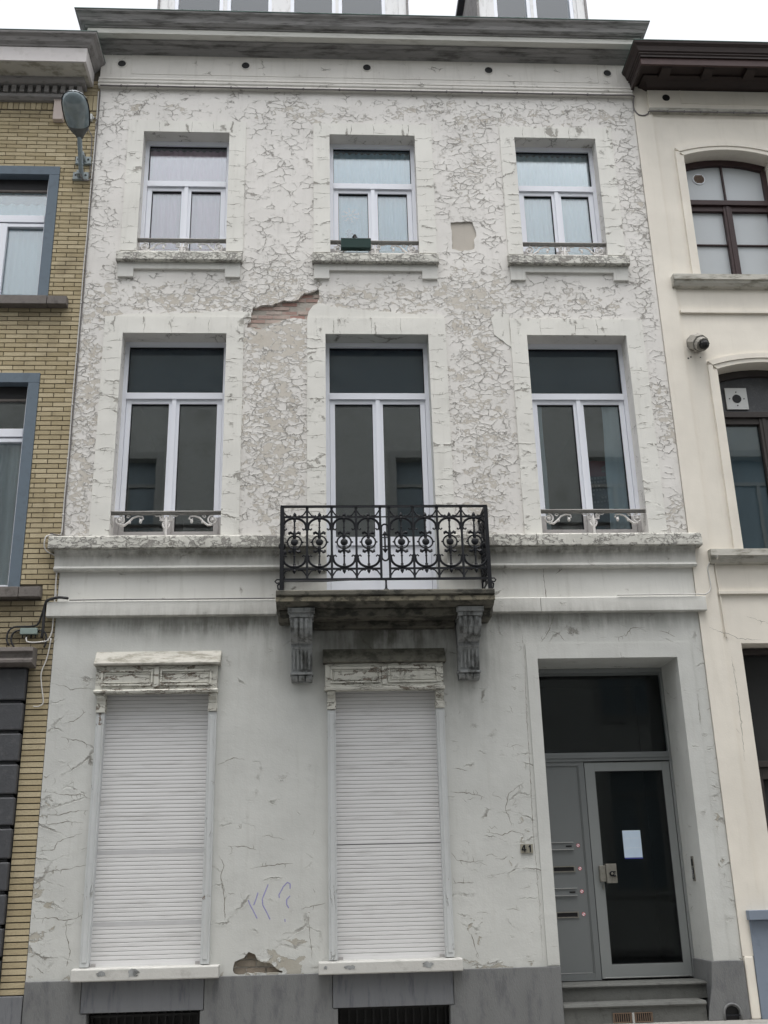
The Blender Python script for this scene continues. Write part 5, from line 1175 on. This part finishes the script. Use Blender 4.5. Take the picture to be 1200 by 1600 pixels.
cable([(-2.43, -.075, 4.325), (-2.52, -.078, 4.335), (-2.62, -.07, 4.312), (-2.65, -.05, 4.27), (-2.655, -.04, 4.2), (-2.652, -.04, 4.05), (-2.66, -.03, 3.95)], .014, 'cablek', 'thick black cable bending round the end of the string course')
cable([(-2.42, -.07, 4.309), (-1.8, -.071, 4.311), (-1.2, -.072, 4.309), (-.46, -.07, 4.311)], .005, 'cablek', 'thin dark cable lying on the string course left of the balcony')
cable([(-2.66, -.02, 4.28), (-2.70, -.02, 4.11), (-2.74, -.03, 4.07), (-2.86, -.03, 4.065), (-2.93, -.03, 4.06), (-2.975, -.03, 4.02), (-2.985, -.03, 3.94), (-2.955, -.03, 3.88)], .009, 'cablek', 'outer black loop of cable above the stone hood')
cable([(-2.70, -.03, 4.02), (-2.66, -.03, 4.025), (-2.625, -.03, 3.99), (-2.615, -.03, 3.92), (-2.63, -.03, 3.86)], .009, 'cablek', 'black cable arching right of the green junction box')
cable([(-2.86, -.03, 4.03), (-2.91, -.03, 4.02), (-2.94, -.03, 3.98), (-2.94, -.03, 3.92), (-2.91, -.03, 3.87)], .009, 'cablek', 'inner black loop of cable left of the green junction box')
cable([(-2.80, -.04, 3.96), (-2.79, -.05, 3.915), (-2.72, -.05, 3.905), (-2.64, -.04, 3.915), (-2.60, -.03, 3.93), (-2.575, -.02, 4.0), (-2.57, -.02, 4.1), (-2.575, -.02, 4.6)], .007, 'cableg', 'pale cable sagging from the green junction box to the joint')
cable([(-2.575, -.02, 3.95), (-2.585, -.02, 3.85), (-2.60, -.02, 3.75), (-2.635, -.03, 3.62), (-2.625, -.02, 3.50), (-2.60, -.02, 3.38), (-2.60, -.02, 3.33), (-2.64, -.02, 3.305), (-2.685, -.015, 3.31)], .006, 'cableg', 'white cable hanging below the stone hood along narrow brick strip')
cable([(2.9, -.072, 4.312), (3.5, -.074, 4.316), (3.70, -.07, 4.315), (3.80, -.05, 4.32), (3.86, -.03, 4.38), (3.865, -.025, 4.50), (3.86, -.025, 4.60), (3.90, -.04, 4.67), (3.95, -.105, 4.70)], .006, 'cableg', 'white cable rising from string course to the cream house sill')
cable([(3.95, -.10, 4.69), (3.945, -.01, 4.6), (3.955, -.01, 4.3), (3.96, -.01, 4.0), (3.965, -.01, 3.88)], .007, 'cream', 'cream painted cable running down the cream house beside the party wall')

# ================================================================== HOUSE ACROSS THE STREET (seen in the window reflections)
OP = thing('opposite_house', (.6, -11.4, GZ), 'drab olive render house across the street, visible only as reflections in the first floor panes', 'house')
m = MB(); m.mat('opp'); oh = []
for cx in (-7.6, -4.3, -1.0, 2.3, 6.6, 9.9):
    for z0, z1 in ((1.5, 4.0), (5.0, 7.4), (8.5, 10.75)): oh.append((cx - .65, cx + .65, z0, z1))
mm = MB(); mm.mat('opp'); gridwall(mm, -14, 14, GZ - .1, 14.6, oh, -11.3, 3.)
for h in oh: reveal(mm, h, -11.3, -11.55)
mm.box(-14, 14, -19, -18.8, GZ - .1, 14.6); mm.box(-14.2, -14, -19, -11.4, GZ - .1, 14.6); mm.box(14, 14.2, -19, -11.4, GZ - .1, 14.6); mm.build('wall', OP)
for h in oh:
    q = MB(); q.mat('oppsur'); frame_rect(q, h[0] - .16, h[1] + .16, h[2] - .1, h[3] + .16, .158, -11.305, -11.27); q.mat('oppglass'); q.box(h[0], h[1], -11.56, -11.54, h[2], h[3]); q.mat('oppsur'); q.box(h[0], h[1], -11.53, -11.5, h[3] - .62, h[3] - .54); q.box((h[0] + h[1]) / 2 - .04, (h[0] + h[1]) / 2 + .04, -11.53, -11.5, h[2], h[3] - .62)
    q.build('window', OP)
m = MB(); m.mat('roof'); m.profx([(-11.1, 14.61), (-19, 14.61), (-15, 15.4)], -14, 14); m.build('roof', OP)

GR = dict(cable='cables running along the facades', curtain='net curtains in the windows', drape='drapes in the first floor right window', junction_box='junction boxes on the brick wall', white_house='terraced houses of the row', brick_house='terraced houses of the row', cream_house='terraced houses of the row')
for o in list(bpy.data.objects):
    k = o.name.split('.')[0]
    if o.parent is None and k in GR: o['group'] = GR[k]
    if '_base' in o: del o['_base']
